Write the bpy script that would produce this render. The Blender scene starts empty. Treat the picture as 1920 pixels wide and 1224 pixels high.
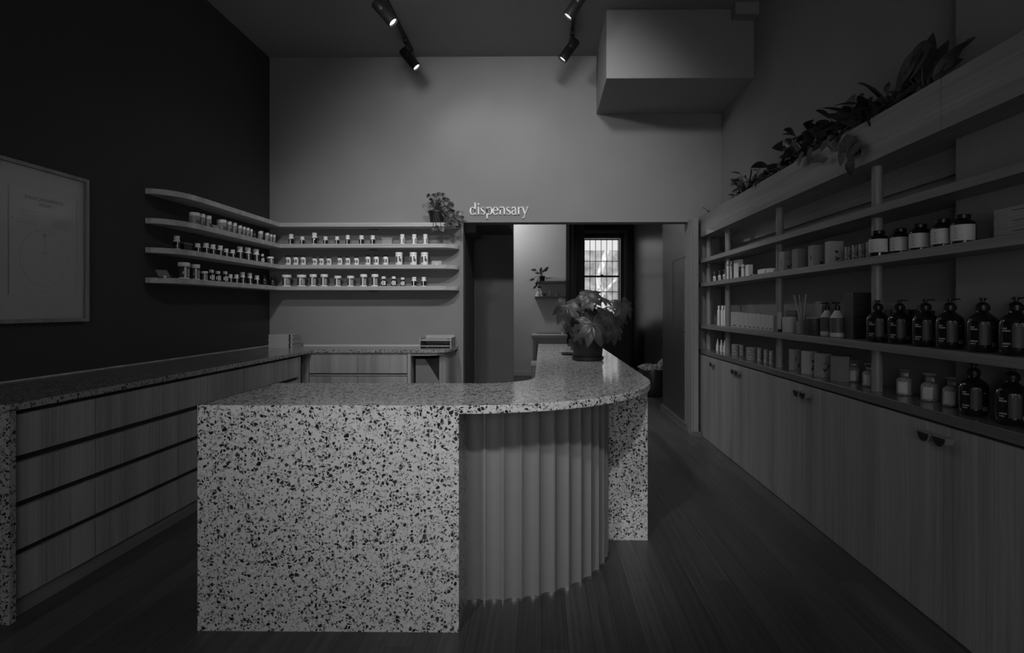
import bpy, bmesh, math, random
from mathutils import Vector, Matrix
random.seed(7)
sc = bpy.context.scene
COL = sc.collection
PI = math.pi
# ---------------------------------------------------------------- camera
TH = 0.012; CXP, CYP, FP = 1004.0, 577.0, 1080.0
CH = 1.36
cd = bpy.data.cameras.new('camera'); cam = bpy.data.objects.new('camera', cd); COL.objects.link(cam)
cam.location = (0, 0, CH); cam.rotation_euler = (PI/2, 0, TH)
cd.sensor_fit = 'HORIZONTAL'; cd.sensor_width = 36; cd.lens = FP/1920*36
cd.shift_x = (960-CXP)/1920; cd.shift_y = -(612-CYP)/1920
cd.clip_start = 0.05; cd.clip_end = 200
sc.camera = cam
sc.view_settings.view_transform = 'Standard'; sc.view_settings.look = 'None'
sc.view_settings.gamma = 1; sc.view_settings.use_curve_mapping = False
sc.view_settings.exposure = 0.0
# ---------------------------------------------------------------- sky and large lights
W = bpy.data.worlds.new('sky'); sc.world = W; W.use_nodes = True
# overcast sky: bright over the street side (towards -Y), duller over the back yard
_n = W.node_tree.nodes; _l = W.node_tree.links
_tc = _n.new('ShaderNodeTexCoord'); _sp = _n.new('ShaderNodeSeparateXYZ'); _mr = _n.new('ShaderNodeMapRange')
_l.new(_tc.outputs['Generated'], _sp.inputs[0]); _l.new(_sp.outputs['Y'], _mr.inputs[0])
_mr.inputs[1].default_value = -.5; _mr.inputs[2].default_value = .3; _mr.inputs[3].default_value = 3.1; _mr.inputs[4].default_value = .80
_n['Background'].inputs[0].default_value = (1, 1, 1, 1); _l.new(_mr.outputs[0], _n['Background'].inputs[1])

SPOT_W = 8.0         # each track spotlight seen near the back wall
WASH_W = 150.0       # track spotlights washing the back wall
SHELF_W = 160.0      # added unseen track spotlight that brightens the corner shelf jars
FRONT_W = 225.0      # added unseen track spotlights that lift the counter front
BACK_ROOM_W = 36.0   # lamp in the back room
# ---------------------------------------------------------------- dimensions
XL, XR, YB, ZC = -3.0, 1.95, 6.3, 4.11
YF = -2.2

def ray(px, py=577):
    u = (px-CXP)/FP; v = (CYP-py)/FP
    return (u*math.cos(TH)-math.sin(TH), u*math.sin(TH)+math.cos(TH), v)
def onX(px, X, py=577):
    d = ray(px, py); t = X/d[0]; return Vector((X, d[1]*t, CH+d[2]*t)), t
def onY(px, Y, py=577):
    d = ray(px, py); t = Y/d[1]; return Vector((d[0]*t, Y, CH+d[2]*t)), t

# ---------------------------------------------------------------- materials
def mat(name, v=.5, rough=.5, metal=0, noise=0, nscale=8, bump=0, trans=0, ior=1.45, spec=.5, coat=0):
    m = bpy.data.materials.new(name); m.use_nodes = True
    nt = m.node_tree; b = nt.nodes['Principled BSDF']
    b.inputs['Base Color'].default_value = (v, v, v, 1)
    b.inputs['Roughness'].default_value = rough; b.inputs['Metallic'].default_value = metal
    b.inputs['IOR'].default_value = ior; b.inputs['Transmission Weight'].default_value = trans
    b.inputs['Specular IOR Level'].default_value = spec; b.inputs['Coat Weight'].default_value = coat
    if noise or bump:
        tc = nt.nodes.new('ShaderNodeTexCoord'); n = nt.nodes.new('ShaderNodeTexNoise')
        n.inputs['Scale'].default_value = nscale; n.inputs['Detail'].default_value = 5
        nt.links.new(tc.outputs['Object'], n.inputs['Vector'])
        if noise:
            r = nt.nodes.new('ShaderNodeMapRange'); r.inputs[1].default_value = .3; r.inputs[2].default_value = .7
            r.inputs[3].default_value = v*(1-noise); r.inputs[4].default_value = v*(1+noise)
            nt.links.new(n.outputs['Fac'], r.inputs[0]); nt.links.new(r.outputs[0], b.inputs['Base Color'])
        if bump:
            bp = nt.nodes.new('ShaderNodeBump'); bp.inputs['Strength'].default_value = bump; bp.inputs['Distance'].default_value = .01
            nt.links.new(n.outputs['Fac'], bp.inputs['Height']); nt.links.new(bp.outputs[0], b.inputs['Normal'])
    return m

def wood(name, v, axis, rough=.45, amt=.35, fine=70, spec=.5):
    """straight-grained veneer; grain runs along axis"""
    m = bpy.data.materials.new(name); m.use_nodes = True
    nt = m.node_tree; b = nt.nodes['Principled BSDF']; N = nt.nodes.new; L = nt.links.new
    tc = N('ShaderNodeTexCoord'); mp = N('ShaderNodeMapping')
    s = [fine]*3; s['XYZ'.index(axis)] = fine*.02
    mp.inputs['Scale'].default_value = s
    L(tc.outputs['Object'], mp.inputs[0])
    n = N('ShaderNodeTexNoise'); n.inputs['Scale'].default_value = 1; n.inputs['Detail'].default_value = 6; n.inputs['Roughness'].default_value = .7
    L(mp.outputs[0], n.inputs['Vector'])
    mp2 = N('ShaderNodeMapping'); s2 = [9.0]*3; s2['XYZ'.index(axis)] = .3; mp2.inputs['Scale'].default_value = s2
    L(tc.outputs['Object'], mp2.inputs[0])
    n2 = N('ShaderNodeTexNoise'); n2.inputs['Scale'].default_value = 1; n2.inputs['Detail'].default_value = 3
    L(mp2.outputs[0], n2.inputs['Vector'])
    ad = N('ShaderNodeMath'); ad.operation = 'ADD'; L(n.outputs['Fac'], ad.inputs[0]); L(n2.outputs['Fac'], ad.inputs[1])
    r = N('ShaderNodeMapRange'); r.inputs[1].default_value = .7; r.inputs[2].default_value = 1.3
    r.inputs[3].default_value = v*(1-amt); r.inputs[4].default_value = v*(1+amt)
    L(ad.outputs[0], r.inputs[0]); L(r.outputs[0], b.inputs['Base Color'])
    b.inputs['Roughness'].default_value = rough; b.inputs['Specular IOR Level'].default_value = spec
    bp = N('ShaderNodeBump'); bp.inputs['Strength'].default_value = .12; bp.inputs['Distance'].default_value = .003
    L(n.outputs['Fac'], bp.inputs['Height']); L(bp.outputs[0], b.inputs['Normal'])
    return m

def terrazzo(name, base=.67, rough=.12):
    m = bpy.data.materials.new(name); m.use_nodes = True
    nt = m.node_tree; b = nt.nodes['Principled BSDF']; N = nt.nodes.new; L = nt.links.new
    tc = N('ShaderNodeTexCoord')
    wn = N('ShaderNodeTexNoise'); wn.inputs['Scale'].default_value = 38; wn.inputs['Detail'].default_value = 2
    L(tc.outputs['Object'], wn.inputs['Vector'])
    vs = N('ShaderNodeVectorMath'); vs.operation = 'SCALE'; vs.inputs['Scale'].default_value = .022
    L(wn.outputs['Color'], vs.inputs[0])
    va = N('ShaderNodeVectorMath'); va.operation = 'ADD'; L(tc.outputs['Object'], va.inputs[0]); L(vs.outputs[0], va.inputs[1])
    def layer(scale, frac, edge, prev, col):
        v1 = N('ShaderNodeTexVoronoi'); v1.inputs['Scale'].default_value = scale
        v2 = N('ShaderNodeTexVoronoi'); v2.feature = 'DISTANCE_TO_EDGE'; v2.inputs['Scale'].default_value = scale
        L(va.outputs[0], v1.inputs['Vector']); L(va.outputs[0], v2.inputs['Vector'])
        sp = N('ShaderNodeSeparateColor'); L(v1.outputs['Color'], sp.inputs[0])
        lt = N('ShaderNodeMath'); lt.operation = 'LESS_THAN'; L(sp.outputs[0], lt.inputs[0]); lt.inputs[1].default_value = frac
        ed = N('ShaderNodeMath'); ed.operation = 'MULTIPLY_ADD'; L(sp.outputs[1], ed.inputs[0]); ed.inputs[1].default_value = edge; ed.inputs[2].default_value = .05
        gt = N('ShaderNodeMath'); gt.operation = 'GREATER_THAN'; L(v2.outputs['Distance'], gt.inputs[0]); L(ed.outputs[0], gt.inputs[1])
        mk = N('ShaderNodeMath'); mk.operation = 'MULTIPLY'; L(lt.outputs[0], mk.inputs[0]); L(gt.outputs[0], mk.inputs[1])
        mr = N('ShaderNodeMapRange'); L(sp.outputs[2], mr.inputs[0]); mr.inputs[3].default_value = col[0]; mr.inputs[4].default_value = col[1]
        mx = N('ShaderNodeMix'); mx.data_type = 'FLOAT'; L(mk.outputs[0], mx.inputs[0])
        if isinstance(prev, float): mx.inputs[2].default_value = prev
        else: L(prev, mx.inputs[2])
        L(mr.outputs[0], mx.inputs[3]); return mx.outputs[0]
    c = layer(85, .55, .10, base, (base*.5, base*1.15))
    c = layer(125, .28, .20, c, (.04, .28))
    c = layer(70, .42, .22, c, (.012, .07))
    L(c, b.inputs['Base Color']); b.inputs['Roughness'].default_value = rough
    return m

def floor_mat(name, v=.085):
    m = bpy.data.materials.new(name); m.use_nodes = True
    nt = m.node_tree; b = nt.nodes['Principled BSDF']; N = nt.nodes.new; L = nt.links.new
    tc = N('ShaderNodeTexCoord'); mp = N('ShaderNodeMapping'); mp.inputs['Rotation'].default_value = (0, 0, PI/2)
    L(tc.outputs['Object'], mp.inputs[0])
    br = N('ShaderNodeTexBrick'); br.offset = .37; br.offset_frequency = 2; br.squash_frequency = 3; br.squash = .8
    br.inputs['Scale'].default_value = 1; br.inputs['Brick Width'].default_value = 2.1; br.inputs['Row Height'].default_value = .105
    br.inputs['Mortar Size'].default_value = .0012; br.inputs['Mortar Smooth'].default_value = 0
    br.inputs['Color1'].default_value = (.68, .68, .68, 1); br.inputs['Color2'].default_value = (1.15, 1.15, 1.15, 1); br.inputs['Mortar'].default_value = (.18, .18, .18, 1)
    L(mp.outputs[0], br.inputs['Vector'])
    mp2 = N('ShaderNodeMapping'); mp2.inputs['Scale'].default_value = (60, 1.1, 60); L(tc.outputs['Object'], mp2.inputs[0])
    n = N('ShaderNodeTexNoise'); n.inputs['Scale'].default_value = 1; n.inputs['Detail'].default_value = 7; n.inputs['Roughness'].default_value = .72
    L(mp2.outputs[0], n.inputs['Vector'])
    r = N('ShaderNodeMapRange'); r.inputs[1].default_value = .3; r.inputs[2].default_value = .7; r.inputs[3].default_value = v*.55; r.inputs[4].default_value = v*1.45
    L(n.outputs['Fac'], r.inputs[0])
    mu = N('ShaderNodeMix'); mu.data_type = 'RGBA'; mu.blend_type = 'MULTIPLY'; mu.inputs[0].default_value = 1
    L(br.outputs['Color'], mu.inputs[6]); L(r.outputs[0], mu.inputs[7]); L(mu.outputs[2], b.inputs['Base Color'])
    b.inputs['Roughness'].default_value = .38
    bp = N('ShaderNodeBump'); bp.inputs['Strength'].default_value = .15; bp.inputs['Distance'].default_value = .003
    L(n.outputs['Fac'], bp.inputs['Height']); L(bp.outputs[0], b.inputs['Normal'])
    return m

def pattern(name, a, c, scale, kind='CHECK', rough=.5):
    m = bpy.data.materials.new(name); m.use_nodes = True
    nt = m.node_tree; b = nt.nodes['Principled BSDF']; N = nt.nodes.new; L = nt.links.new
    tc = N('ShaderNodeTexCoord'); mp = N('ShaderNodeMapping'); L(tc.outputs['Object'], mp.inputs[0])
    r = N('ShaderNodeMapRange'); r.inputs[3].default_value = a; r.inputs[4].default_value = c
    if kind == 'LATTICE':
        v = N('ShaderNodeTexVoronoi'); v.inputs['Randomness'].default_value = 0; v.inputs['Scale'].default_value = scale
        mp.inputs['Rotation'].default_value = (PI/4, PI/4, 0)
        L(mp.outputs[0], v.inputs['Vector']); L(v.outputs['Distance'], r.inputs[0]); r.inputs[1].default_value = .25; r.inputs[2].default_value = .34
    elif kind == 'LINES':
        v = N('ShaderNodeTexWave'); v.bands_direction = 'Z'; v.inputs['Scale'].default_value = scale; v.inputs['Distortion'].default_value = 3
        v.inputs['Detail'].default_value = 3; v.inputs['Detail Scale'].default_value = 6
        L(mp.outputs[0], v.inputs['Vector']); L(v.outputs['Fac'], r.inputs[0]); r.inputs[1].default_value = .2; r.inputs[2].default_value = .6
    elif kind == 'WAVE':
        v = N('ShaderNodeTexWave'); v.bands_direction = 'DIAGONAL'; v.inputs['Scale'].default_value = scale; v.inputs['Distortion'].default_value = 6
        L(mp.outputs[0], v.inputs['Vector']); L(v.outputs['Fac'], r.inputs[0])
    else:
        v = N('ShaderNodeTexNoise'); v.inputs['Scale'].default_value = scale; v.inputs['Detail'].default_value = 4
        L(mp.outputs[0], v.inputs['Vector']); L(v.outputs['Fac'], r.inputs[0]); r.inputs[1].default_value = .42; r.inputs[2].default_value = .58
    L(r.outputs[0], b.inputs['Base Color']); b.inputs['Roughness'].default_value = rough
    return m

def emis(name, v, s):
    m = bpy.data.materials.new(name); m.use_nodes = True
    b = m.node_tree.nodes['Principled BSDF']
    b.inputs['Base Color'].default_value = (v, v, v, 1)
    b.inputs['Emission Color'].default_value = (1, 1, 1, 1); b.inputs['Emission Strength'].default_value = s
    return m

M = dict(
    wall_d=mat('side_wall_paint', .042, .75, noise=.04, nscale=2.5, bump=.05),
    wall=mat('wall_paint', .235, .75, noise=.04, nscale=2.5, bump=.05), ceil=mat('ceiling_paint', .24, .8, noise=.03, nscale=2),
    duct=mat('bulkhead_paint', .25, .75, noise=.03, nscale=2), white_wall=mat('white_wall_paint', .62, .7, noise=.03, nscale=3),
    dark_wall=mat('dark_wall_paint', .085, .6, noise=.08, nscale=3), passage=wood('passage_panel_wood', .045, 'Z', .32, .2, 30),
    trim=mat('trim_paint', .12, .45, noise=.05), floor=floor_mat('floorboards'),
    terrazzo=terrazzo('terrazzo'), terrazzo_b=terrazzo('terrazzo_worktop', .36, .16),
    wood_v=wood('veneer_upright_grain', .34, 'Z'), wood_y=wood('veneer_grain_along_wall', .22, 'Y', .4), wood_x=wood('veneer_grain_across', .48, 'X', .4),
    wood_top=wood('oiled_timber_top', .15, 'Y', .2, .3), post=wood('turned_timber', .27, 'Z', .4, .18), pull=wood('pull_timber', .24, 'X', .4),
    recess=mat('shadow_gap_board', .035, .6, noise=.1), flute=mat('fluted_panel_paint', .24, .42, noise=.03, nscale=3),
    steel=mat('brushed_steel_trim', .5, .3, metal=.9, noise=.1, nscale=30), black=mat('matt_black_metal', .018, .42, noise=.15, nscale=20),
    lens=emis('lamp_lens', .8, 2.0), white=mat('white_plastic', .9, .4, noise=.03, nscale=30), letter=mat('white_letter_acrylic', .93, .4, noise=.02),
    darkglass=mat('dark_jar_glass', .015, .12, noise=.1, nscale=20), glass=mat('smoky_jar_glass', .07, .12, noise=.2, nscale=40),
    label=mat('white_paper_label', .88, .6, noise=.04, nscale=60), greylabel=pattern('grey_print_label', .08, .5, 90, 'LINES'),
    paper=mat('pale_card', .42, .6, noise=.05, nscale=30), card=mat('grey_card', .30, .6, noise=.06, nscale=30), card2=mat('mid_grey_card', .22, .6, noise=.06, nscale=30),
    print_=mat('black_print', .02, .5, noise=.1, nscale=50), greyprint=mat('grey_print', .11, .5, noise=.1, nscale=50),
    amber=mat('dark_amber_glass', .012, .1, noise=.2, nscale=10, coat=.3), amber_label=mat('charcoal_bottle_label', .045, .5, noise=.1, nscale=40),
    pump=mat('black_pump_plastic', .014, .35, noise=.1, nscale=30), clear=mat('clear_glass', .8, .05, trans=.85, noise=.02),
    salt=mat('bath_salt', .6, .9, noise=.35, nscale=160, bump=.6), salt_label=mat('salt_jar_label', .62, .6, noise=.03, nscale=60),
    lattice=pattern('lattice_print', .10, .018, 95, 'LATTICE'), lattice2=pattern('lattice_glass_print', .16, .03, 110, 'LATTICE'), lines=pattern('carton_print', .30, .58, 60, 'LINES'),
    wavy=pattern('wavy_tin_print', .14, .42, 26, 'WAVE'), mandala=pattern('floral_carton_print', .10, .48, 120, 'NOISE'),
    darkbox=mat('charcoal_card', .02, .5, noise=.1, nscale=30), wax=mat('pale_ceramic', .50, .4, noise=.04, nscale=20),
    pot=mat('black_plant_pot', .011, .5, noise=.15, nscale=12), soil=mat('potting_soil', .02, .95, noise=.5, nscale=60, bump=.6),
    leaf=mat('dark_green_leaf', .05, .33, noise=.45, nscale=14), leaf_d=mat('deep_green_leaf', .03, .35, noise=.4, nscale=18),
    leaf_v=pattern('variegated_leaf', .010, .075, 45, 'NOISE', .35), leaf_t=pattern('trailing_leaf', .008, .045, 60, 'NOISE', .5), stem=mat('leaf_stem', .05, .5, noise=.2, nscale=30),
    frame=wood('picture_frame_timber', .24, 'Z', .45), sheet=mat('poster_sheet', .72, .55, noise=.02, nscale=5), mount=mat('picture_mount', .70, .6, noise=.02, nscale=5),
    ink=mat('poster_ink', .22, .6, noise=.05), ink_l=mat('pale_poster_ink', .50, .6, noise=.05), sheet_edge=mat('sheet_edge', .45, .6, noise=.05),
    pane=mat('picture_glass', 1, .03, trans=1.0, ior=1.25, noise=.01), windark=mat('window_frame_paint', .03, .4, noise=.15), winmid=mat('window_lining_paint', .085, .5, noise=.1),
    bars=mat('window_bar_iron', .03, .5, noise=.1), winglass=mat('window_glass', 1, .0, trans=1.0, ior=1.02, noise=.01),
    brick=mat('garden_wall_render', .2, .9, noise=.5, nscale=3, bump=.3), bark=mat('tree_bark', .42, .9, noise=.5, nscale=9, bump=.5), ground=mat('yard_paving', .3, .9, noise=.3, nscale=4),
    bench=mat('white_bench_laminate', .62, .35, noise=.02), cabinet_d=mat('dark_cabinet_paint', .015, .35, noise=.1), book=mat('book_cover', .40, .5, noise=.05, nscale=30),
    pages=mat('book_pages', .26, .8, noise=.08, nscale=80), tray=wood('tray_plywood', .34, 'X', .5), plaster=mat('appliance_panel', .20, .45, noise=.03),
)

# ---------------------------------------------------------------- mesh builders
class MB:
    def __init__(s): s.v = []; s.f = []; s.smooth = False
    def add(s, vs, fs):
        o = len(s.v); s.v += [tuple(p) for p in vs]; s.f += [tuple(i+o for i in f) for f in fs]; return s
    def box(s, x0, x1, y0, y1, z0, z1):
        x0, x1 = sorted((x0, x1)); y0, y1 = sorted((y0, y1)); z0, z1 = sorted((z0, z1))
        return s.add([(x0,y0,z0),(x1,y0,z0),(x1,y1,z0),(x0,y1,z0),(x0,y0,z1),(x1,y0,z1),(x1,y1,z1),(x0,y1,z1)],
                     [(0,3,2,1),(4,5,6,7),(0,1,5,4),(1,2,6,5),(2,3,7,6),(3,0,4,7)])
    def obox(s, c, sx, sy, z0, z1, a=0):
        ca, sa = math.cos(a), math.sin(a); P = []
        for z in (z0, z1):
            for x, y in ((-sx,-sy),(sx,-sy),(sx,sy),(-sx,sy)):
                P.append((c[0]+x*ca-y*sa, c[1]+x*sa+y*ca, z))
        return s.add(P, [(0,3,2,1),(4,5,6,7),(0,1,5,4),(1,2,6,5),(2,3,7,6),(3,0,4,7)])
    def prism(s, pts, z0, z1):
        a = sum(pts[i][0]*pts[(i+1)%len(pts)][1]-pts[(i+1)%len(pts)][0]*pts[i][1] for i in range(len(pts)))
        if a < 0: pts = pts[::-1]
        n = len(pts)
        return s.add([(x,y,z0) for x,y in pts]+[(x,y,z1) for x,y in pts],
                     [tuple(range(n))[::-1], tuple(range(n, 2*n))]+[(i,(i+1)%n,n+(i+1)%n,n+i) for i in range(n)])
    def prismX(s, pts, x0, x1):      # pts in (y,z)
        o = len(s.v); s.prism(pts, x0, x1)
        s.v[o:] = [(z, x, y) for (x, y, z) in s.v[o:]]; return s
    def prismY(s, pts, y0, y1):      # pts in (x,z)
        o = len(s.v); s.prism(pts, -y1, -y0)
        s.v[o:] = [(x, -z, y) for (x, y, z) in s.v[o:]]; return s
    def lathe(s, c, prof, seg=20):
        P = []; n = len(prof)
        for r, z in prof:
            for k in range(seg):
                a = 2*PI*k/seg; P.append((c[0]+r*math.cos(a), c[1]+r*math.sin(a), c[2]+z))
        F = [(i*seg+k, i*seg+(k+1)%seg, (i+1)*seg+(k+1)%seg, (i+1)*seg+k) for i in range(n-1) for k in range(seg)]
        if prof[0][0] > 1e-6: F.append(tuple(range(seg))[::-1])
        if prof[-1][0] > 1e-6: F.append(tuple((n-1)*seg+k for k in range(seg)))
        s.smooth = True
        return s.add(P, F)
    def tube(s, pts, rad, seg=8):
        pts = [Vector(p) for p in pts]; n = len(pts)
        rad = rad if isinstance(rad, (list, tuple)) else [rad]*n
        P = []; up = None
        for i, p in enumerate(pts):
            t = (pts[min(i+1, n-1)]-pts[max(i-1, 0)]).normalized()
            if up is None: up = Vector((0,0,1)) if abs(t.z) < .9 else Vector((1,0,0))
            a = t.cross(up).normalized(); b = a.cross(t).normalized(); up = b
            for k in range(seg):
                an = 2*PI*k/seg; P.append(p+(a*math.cos(an)+b*math.sin(an))*rad[i])
        F = [(i*seg+k, i*seg+(k+1)%seg, (i+1)*seg+(k+1)%seg, (i+1)*seg+k) for i in range(n-1) for k in range(seg)]
        F += [tuple(range(seg))[::-1], tuple((n-1)*seg+k for k in range(seg))]
        s.smooth = True
        return s.add(P, F)
    def patch(s, c, r, a0, a1, z0, z1, n=8, th=.0006):
        """curved label wrapped on a cylinder"""
        P = []
        for j in range(n+1):
            a = a0+(a1-a0)*j/n
            for rr in (r, r+th):
                for z in (z0, z1): P.append((c[0]+rr*math.cos(a), c[1]+rr*math.sin(a), c[2]+z))
        F = []
        for j in range(n):
            o = j*4; q = o+4
            F += [(o+2,q+2,q+3,o+3), (o,o+1,q+1,q), (o+1,o+3,q+3,q+1), (o,q,q+2,o+2)]
        F += [(0,2,3,1), (n*4,n*4+1,n*4+3,n*4+2)]
        return s.add(P, F)
    def leaf(s, base, d, nrm, L, Wd, droop=.3, fold=.25, n=7, point=1.0):
        """pointed leaf blade: base point, direction, surface normal"""
        d = Vector(d).normalized(); nrm = Vector(nrm); side = d.cross(nrm).normalized(); nrm = side.cross(d).normalized()
        P = []; base = Vector(base)
        for i in range(n+1):
            t = i/n
            w = Wd*.5*(math.sin(PI*min(1, t**(.75*point)))**.8 if 0 < t < 1 else 0.02)
            c = base+d*(L*(t-.12*droop*t*t))-nrm*(L*droop*t*t*.6)
            for k in (-1, -.5, 0, .5, 1):
                P.append(c+side*(w*k)+nrm*(abs(k)*w*fold - .12*w*(1 if abs(k) == 1 else 0)))
        F = [(i*5+k, i*5+k+1, (i+1)*5+k+1, (i+1)*5+k) for i in range(n) for k in range(4)]
        s.smooth = True
        return s.add(P, F)
    def quad3(s, a, b, c, d): return s.add([a,b,c,d], [(0,1,2,3)])

WL = {}
def wl(o): return WL.get(o.name, Vector((0,0,0)))
def obj(name, mb, m, parent=None, bevel=0, smooth=None, sub=0, solid=0):
    off = wl(parent) if parent else Vector((0,0,0))
    me = bpy.data.meshes.new(name); me.from_pydata([tuple(Vector(v)-off) for v in mb.v], [], mb.f); me.update()
    me.materials.append(M[m] if isinstance(m, str) else m)
    o = bpy.data.objects.new(name, me); COL.objects.link(o)
    if parent: o.parent = parent
    WL[o.name] = off
    sm = mb.smooth if smooth is None else smooth
    if sm:
        for p in me.polygons: p.use_smooth = True
        try: me.set_sharp_from_angle(angle=math.radians(38))
        except Exception: pass
    if bevel:
        b = o.modifiers.new('bevel', 'BEVEL'); b.width = bevel; b.segments = 2; b.limit_method = 'ANGLE'; b.angle_limit = math.radians(40)
    if solid:
        b = o.modifiers.new('thick', 'SOLIDIFY'); b.thickness = solid
    return o
def struct(name, mb, m, parent=None, **k):
    o = obj(name, mb, m, parent, **k)
    if not parent: o['kind'] = 'structure'
    return o
def tag(o, label, cat, group=None, kind=None):
    o['label'] = label; o['category'] = cat
    if group: o['group'] = group
    if kind: o['kind'] = kind
    return o
def thing(name, label, cat, loc=(0,0,0), group=None):
    o = bpy.data.objects.new(name, None); COL.objects.link(o); o.location = loc; o.empty_display_size = .05
    WL[o.name] = Vector(loc)
    return tag(o, label, cat, group)
ORD = ['first','second','third','fourth','fifth','sixth','seventh','eighth','ninth','tenth','eleventh','twelfth','thirteenth','fourteenth','fifteenth','sixteenth']

# ================================================================ room shell
struct('floor', MB().box(-3.3, 2.4, YF-.2, 14.0, -.06, 0), 'floor')
struct('ceiling', MB().box(-3.3, 2.4, YF-.2, YB+.2, ZC, ZC+.1), 'ceil')
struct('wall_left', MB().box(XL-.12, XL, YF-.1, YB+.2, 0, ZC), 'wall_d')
OX0, OX1, OZ = -.878, 1.60, 2.30
wb = MB().box(XL, OX0, YB, YB+.2, 0, ZC).box(OX0, OX1, YB, YB+.2, OZ, ZC).box(OX1, XR+.1, YB, YB+.2, 0, ZC)
struct('wall_back', wb, 'wall')
struct('wall_right', MB().box(XR, XR+.12, 2.6, YB, 0, ZC).box(1.85, XR+.12, YF-.1, 2.6, 0, ZC), 'wall')
# front wall with the shop window that lets in daylight
SW = (-1.5, .9, .9, 2.5)
fw = MB().box(XL, SW[0], YF-.12, YF, 0, ZC).box(SW[1], 1.85, YF-.12, YF, 0, ZC).box(SW[0], SW[1], YF-.12, YF, 0, SW[2]).box(SW[0], SW[1], YF-.12, YF, SW[3], ZC)
struct('wall_front', fw, 'wall')
sw = MB()
for x in (SW[0], -.32, SW[1]-.05): sw.box(x, x+.05, YF-.1, YF-.03, SW[2], SW[3])
for z in (SW[2], SW[3]-.05): sw.box(SW[0], SW[1], YF-.1, YF-.03, z, z+.05)
struct('window_2', sw, 'windark')
# bulkhead boxes under the ceiling
struct('trim_1', MB().box(.59, XR, 5.32, YB, 3.475, ZC), 'duct', bevel=.006)
struct('trim_2', MB().box(1.735, XR, 5.2, 5.32, 4.0, ZC), 'duct', bevel=.004)
# right-hand jamb of the opening with its skirting
struct('trim_3', MB().box(1.60, 1.655, 6.12, YB, 0, 2.32).box(1.585, 1.60, 6.14, YB+.02, 0, 2.32), 'wall', bevel=.004)
struct('baseboard_jamb', MB().box(1.58, 1.68, 6.09, 6.12, 0, .05).box(1.575, 1.70, 6.085, 6.12, 0, .012), 'trim', bevel=.003)
# thin casing bead around the opening
struct('trim_4', MB().box(OX0-.012, OX0+.012, YB-.012, YB, 0, OZ+.012).box(OX0, OX1, YB-.012, YB, OZ-.006, OZ+.014), 'wall')

# ---- passage and back room
struct('wall_passage_right', MB().box(1.60, 1.75, YB+.2, 7.68, 0, 3.4), 'passage')
struct('baseboard_passage', MB().box(1.575, 1.60, YB+.02, 7.69, 0, .085).box(1.565, 1.60, YB+.02, 7.69, 0, .02), 'trim', bevel=.004)
pn = MB()
for (y0, y1, z0, z1) in ((6.42, 7.08, 1.925, 1.932), (6.42, 7.08, 1.085, 1.09), (7.075, 7.082, 1.085, 1.93)): pn.box(1.597, 1.6, y0, y1, z0, z1)
struct('trim_5', pn, 'recess')
struct('wall_room_right', MB().box(XR, XR+.12, 7.68, 12.6, 0, 3.4).box(1.75, XR, 7.60, 7.68, 0, 3.4), 'passage')
struct('baseboard_room', MB().box(1.92, 1.95, 7.68, 12.6, 0, .11), 'trim', bevel=.004)
# dark nook left of the white room
struct('wall_nook_back', MB().box(-1.0, -.372, 7.41, 7.46, 0, 2.45), 'dark_wall')
struct('wall_nook_left', MB().box(-1.0, OX0, YB+.2, 7.41, 0, 2.45), 'dark_wall')
struct('wall_nook_soffit', MB().box(-1.0, -.372, YB+.2, 7.41, OZ, 2.45).box(OX0, -.75, YB+.2, 7.0, 2.21, OZ), 'dark_wall')
# white room
WY = 11.5
struct('wall_room_back', MB().box(-2.2, .47, WY, WY+.1, 0, 3.4), 'white_wall')
struct('wall_room_left', MB().box(-2.3, -2.2, 7.0, WY, 0, 3.4), 'white_wall')
struct('wall_room_front', MB().box(-2.3, -1.0, 7.0, 7.1, 0, 3.4), 'white_wall')
struct('ceiling_room', MB().box(-2.3, 2.1, YB+.2, 12.9, 3.4, 3.5), 'ceil')
struct('baseboard_white', MB().box(-2.2, .47, WY-.02, WY, 0, .1), 'white_wall', bevel=.004)
# dark architrave beside the window, window wall with opening
struct('trim_6', MB().box(.47, .54, WY-.04, 12.5, 0, 3.4).box(.56, .62, WY, 12.5, 0, 3.4).box(.54, .56, WY+.03, 12.5, 0, 3.4).box(.62, .70, WY+.3, 12.5, 0, 3.4), 'windark', bevel=.004)
wx0, t_ = onY(1095, 12.5); wx1, t_ = onY(1162, 12.5)
gx0, gx1 = wx0.x, wx1.x
gz1 = onY(1120, 12.5, 448)[0].z; gz0 = .95; gzm = onY(1120, 12.5, 518)[0].z
ww = MB().box(.6, gx0-.02, 12.5, 12.7, 0, 3.4).box(gx1+.02, 2.0, 12.5, 12.7, 0, 3.4).box(gx0-.02, gx1+.02, 12.5, 12.7, 0, gz0).box(gx0-.02, gx1+.02, 12.5, 12.7, gz1+.02, 3.4)
struct('wall_window', ww, 'windark')
wf = MB().box(gx0-.20, gx0-.0, 12.40, 12.5, .3, 3.15)
wf2 = MB().box(gx1+.09, gx1+.15, 12.36, 12.5, .6, gz1+.16).box(gx0, gx1+.15, 12.36, 12.5, gz1+.12, gz1+.18)
win = struct('window_1', wf, 'winmid', bevel=.006)
obj('window_lining', wf2, 'trim', win, bevel=.004)
sash = MB().box(gx0, gx1, 12.52, 12.56, gzm-.02, gzm+.02).box(gx0, gx0+.015, 12.52, 12.56, gz0, gz1).box(gx1-.02, gx1+.0, 12.52, 12.56, gz0, gz1).box(gx0, gx1, 12.52, 12.56, gz1-.02, gz1).box((gx0+gx1)/2-.03, (gx0+gx1)/2+.03, 12.5, 12.52, gzm+.01, gzm+.04)
obj('sash', sash, 'windark', win)
obj('window_glass', MB().box(gx0+.01, gx1-.01, 12.538, 12.542, gz0, gz1), 'winglass', win)
gr = MB()
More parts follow.
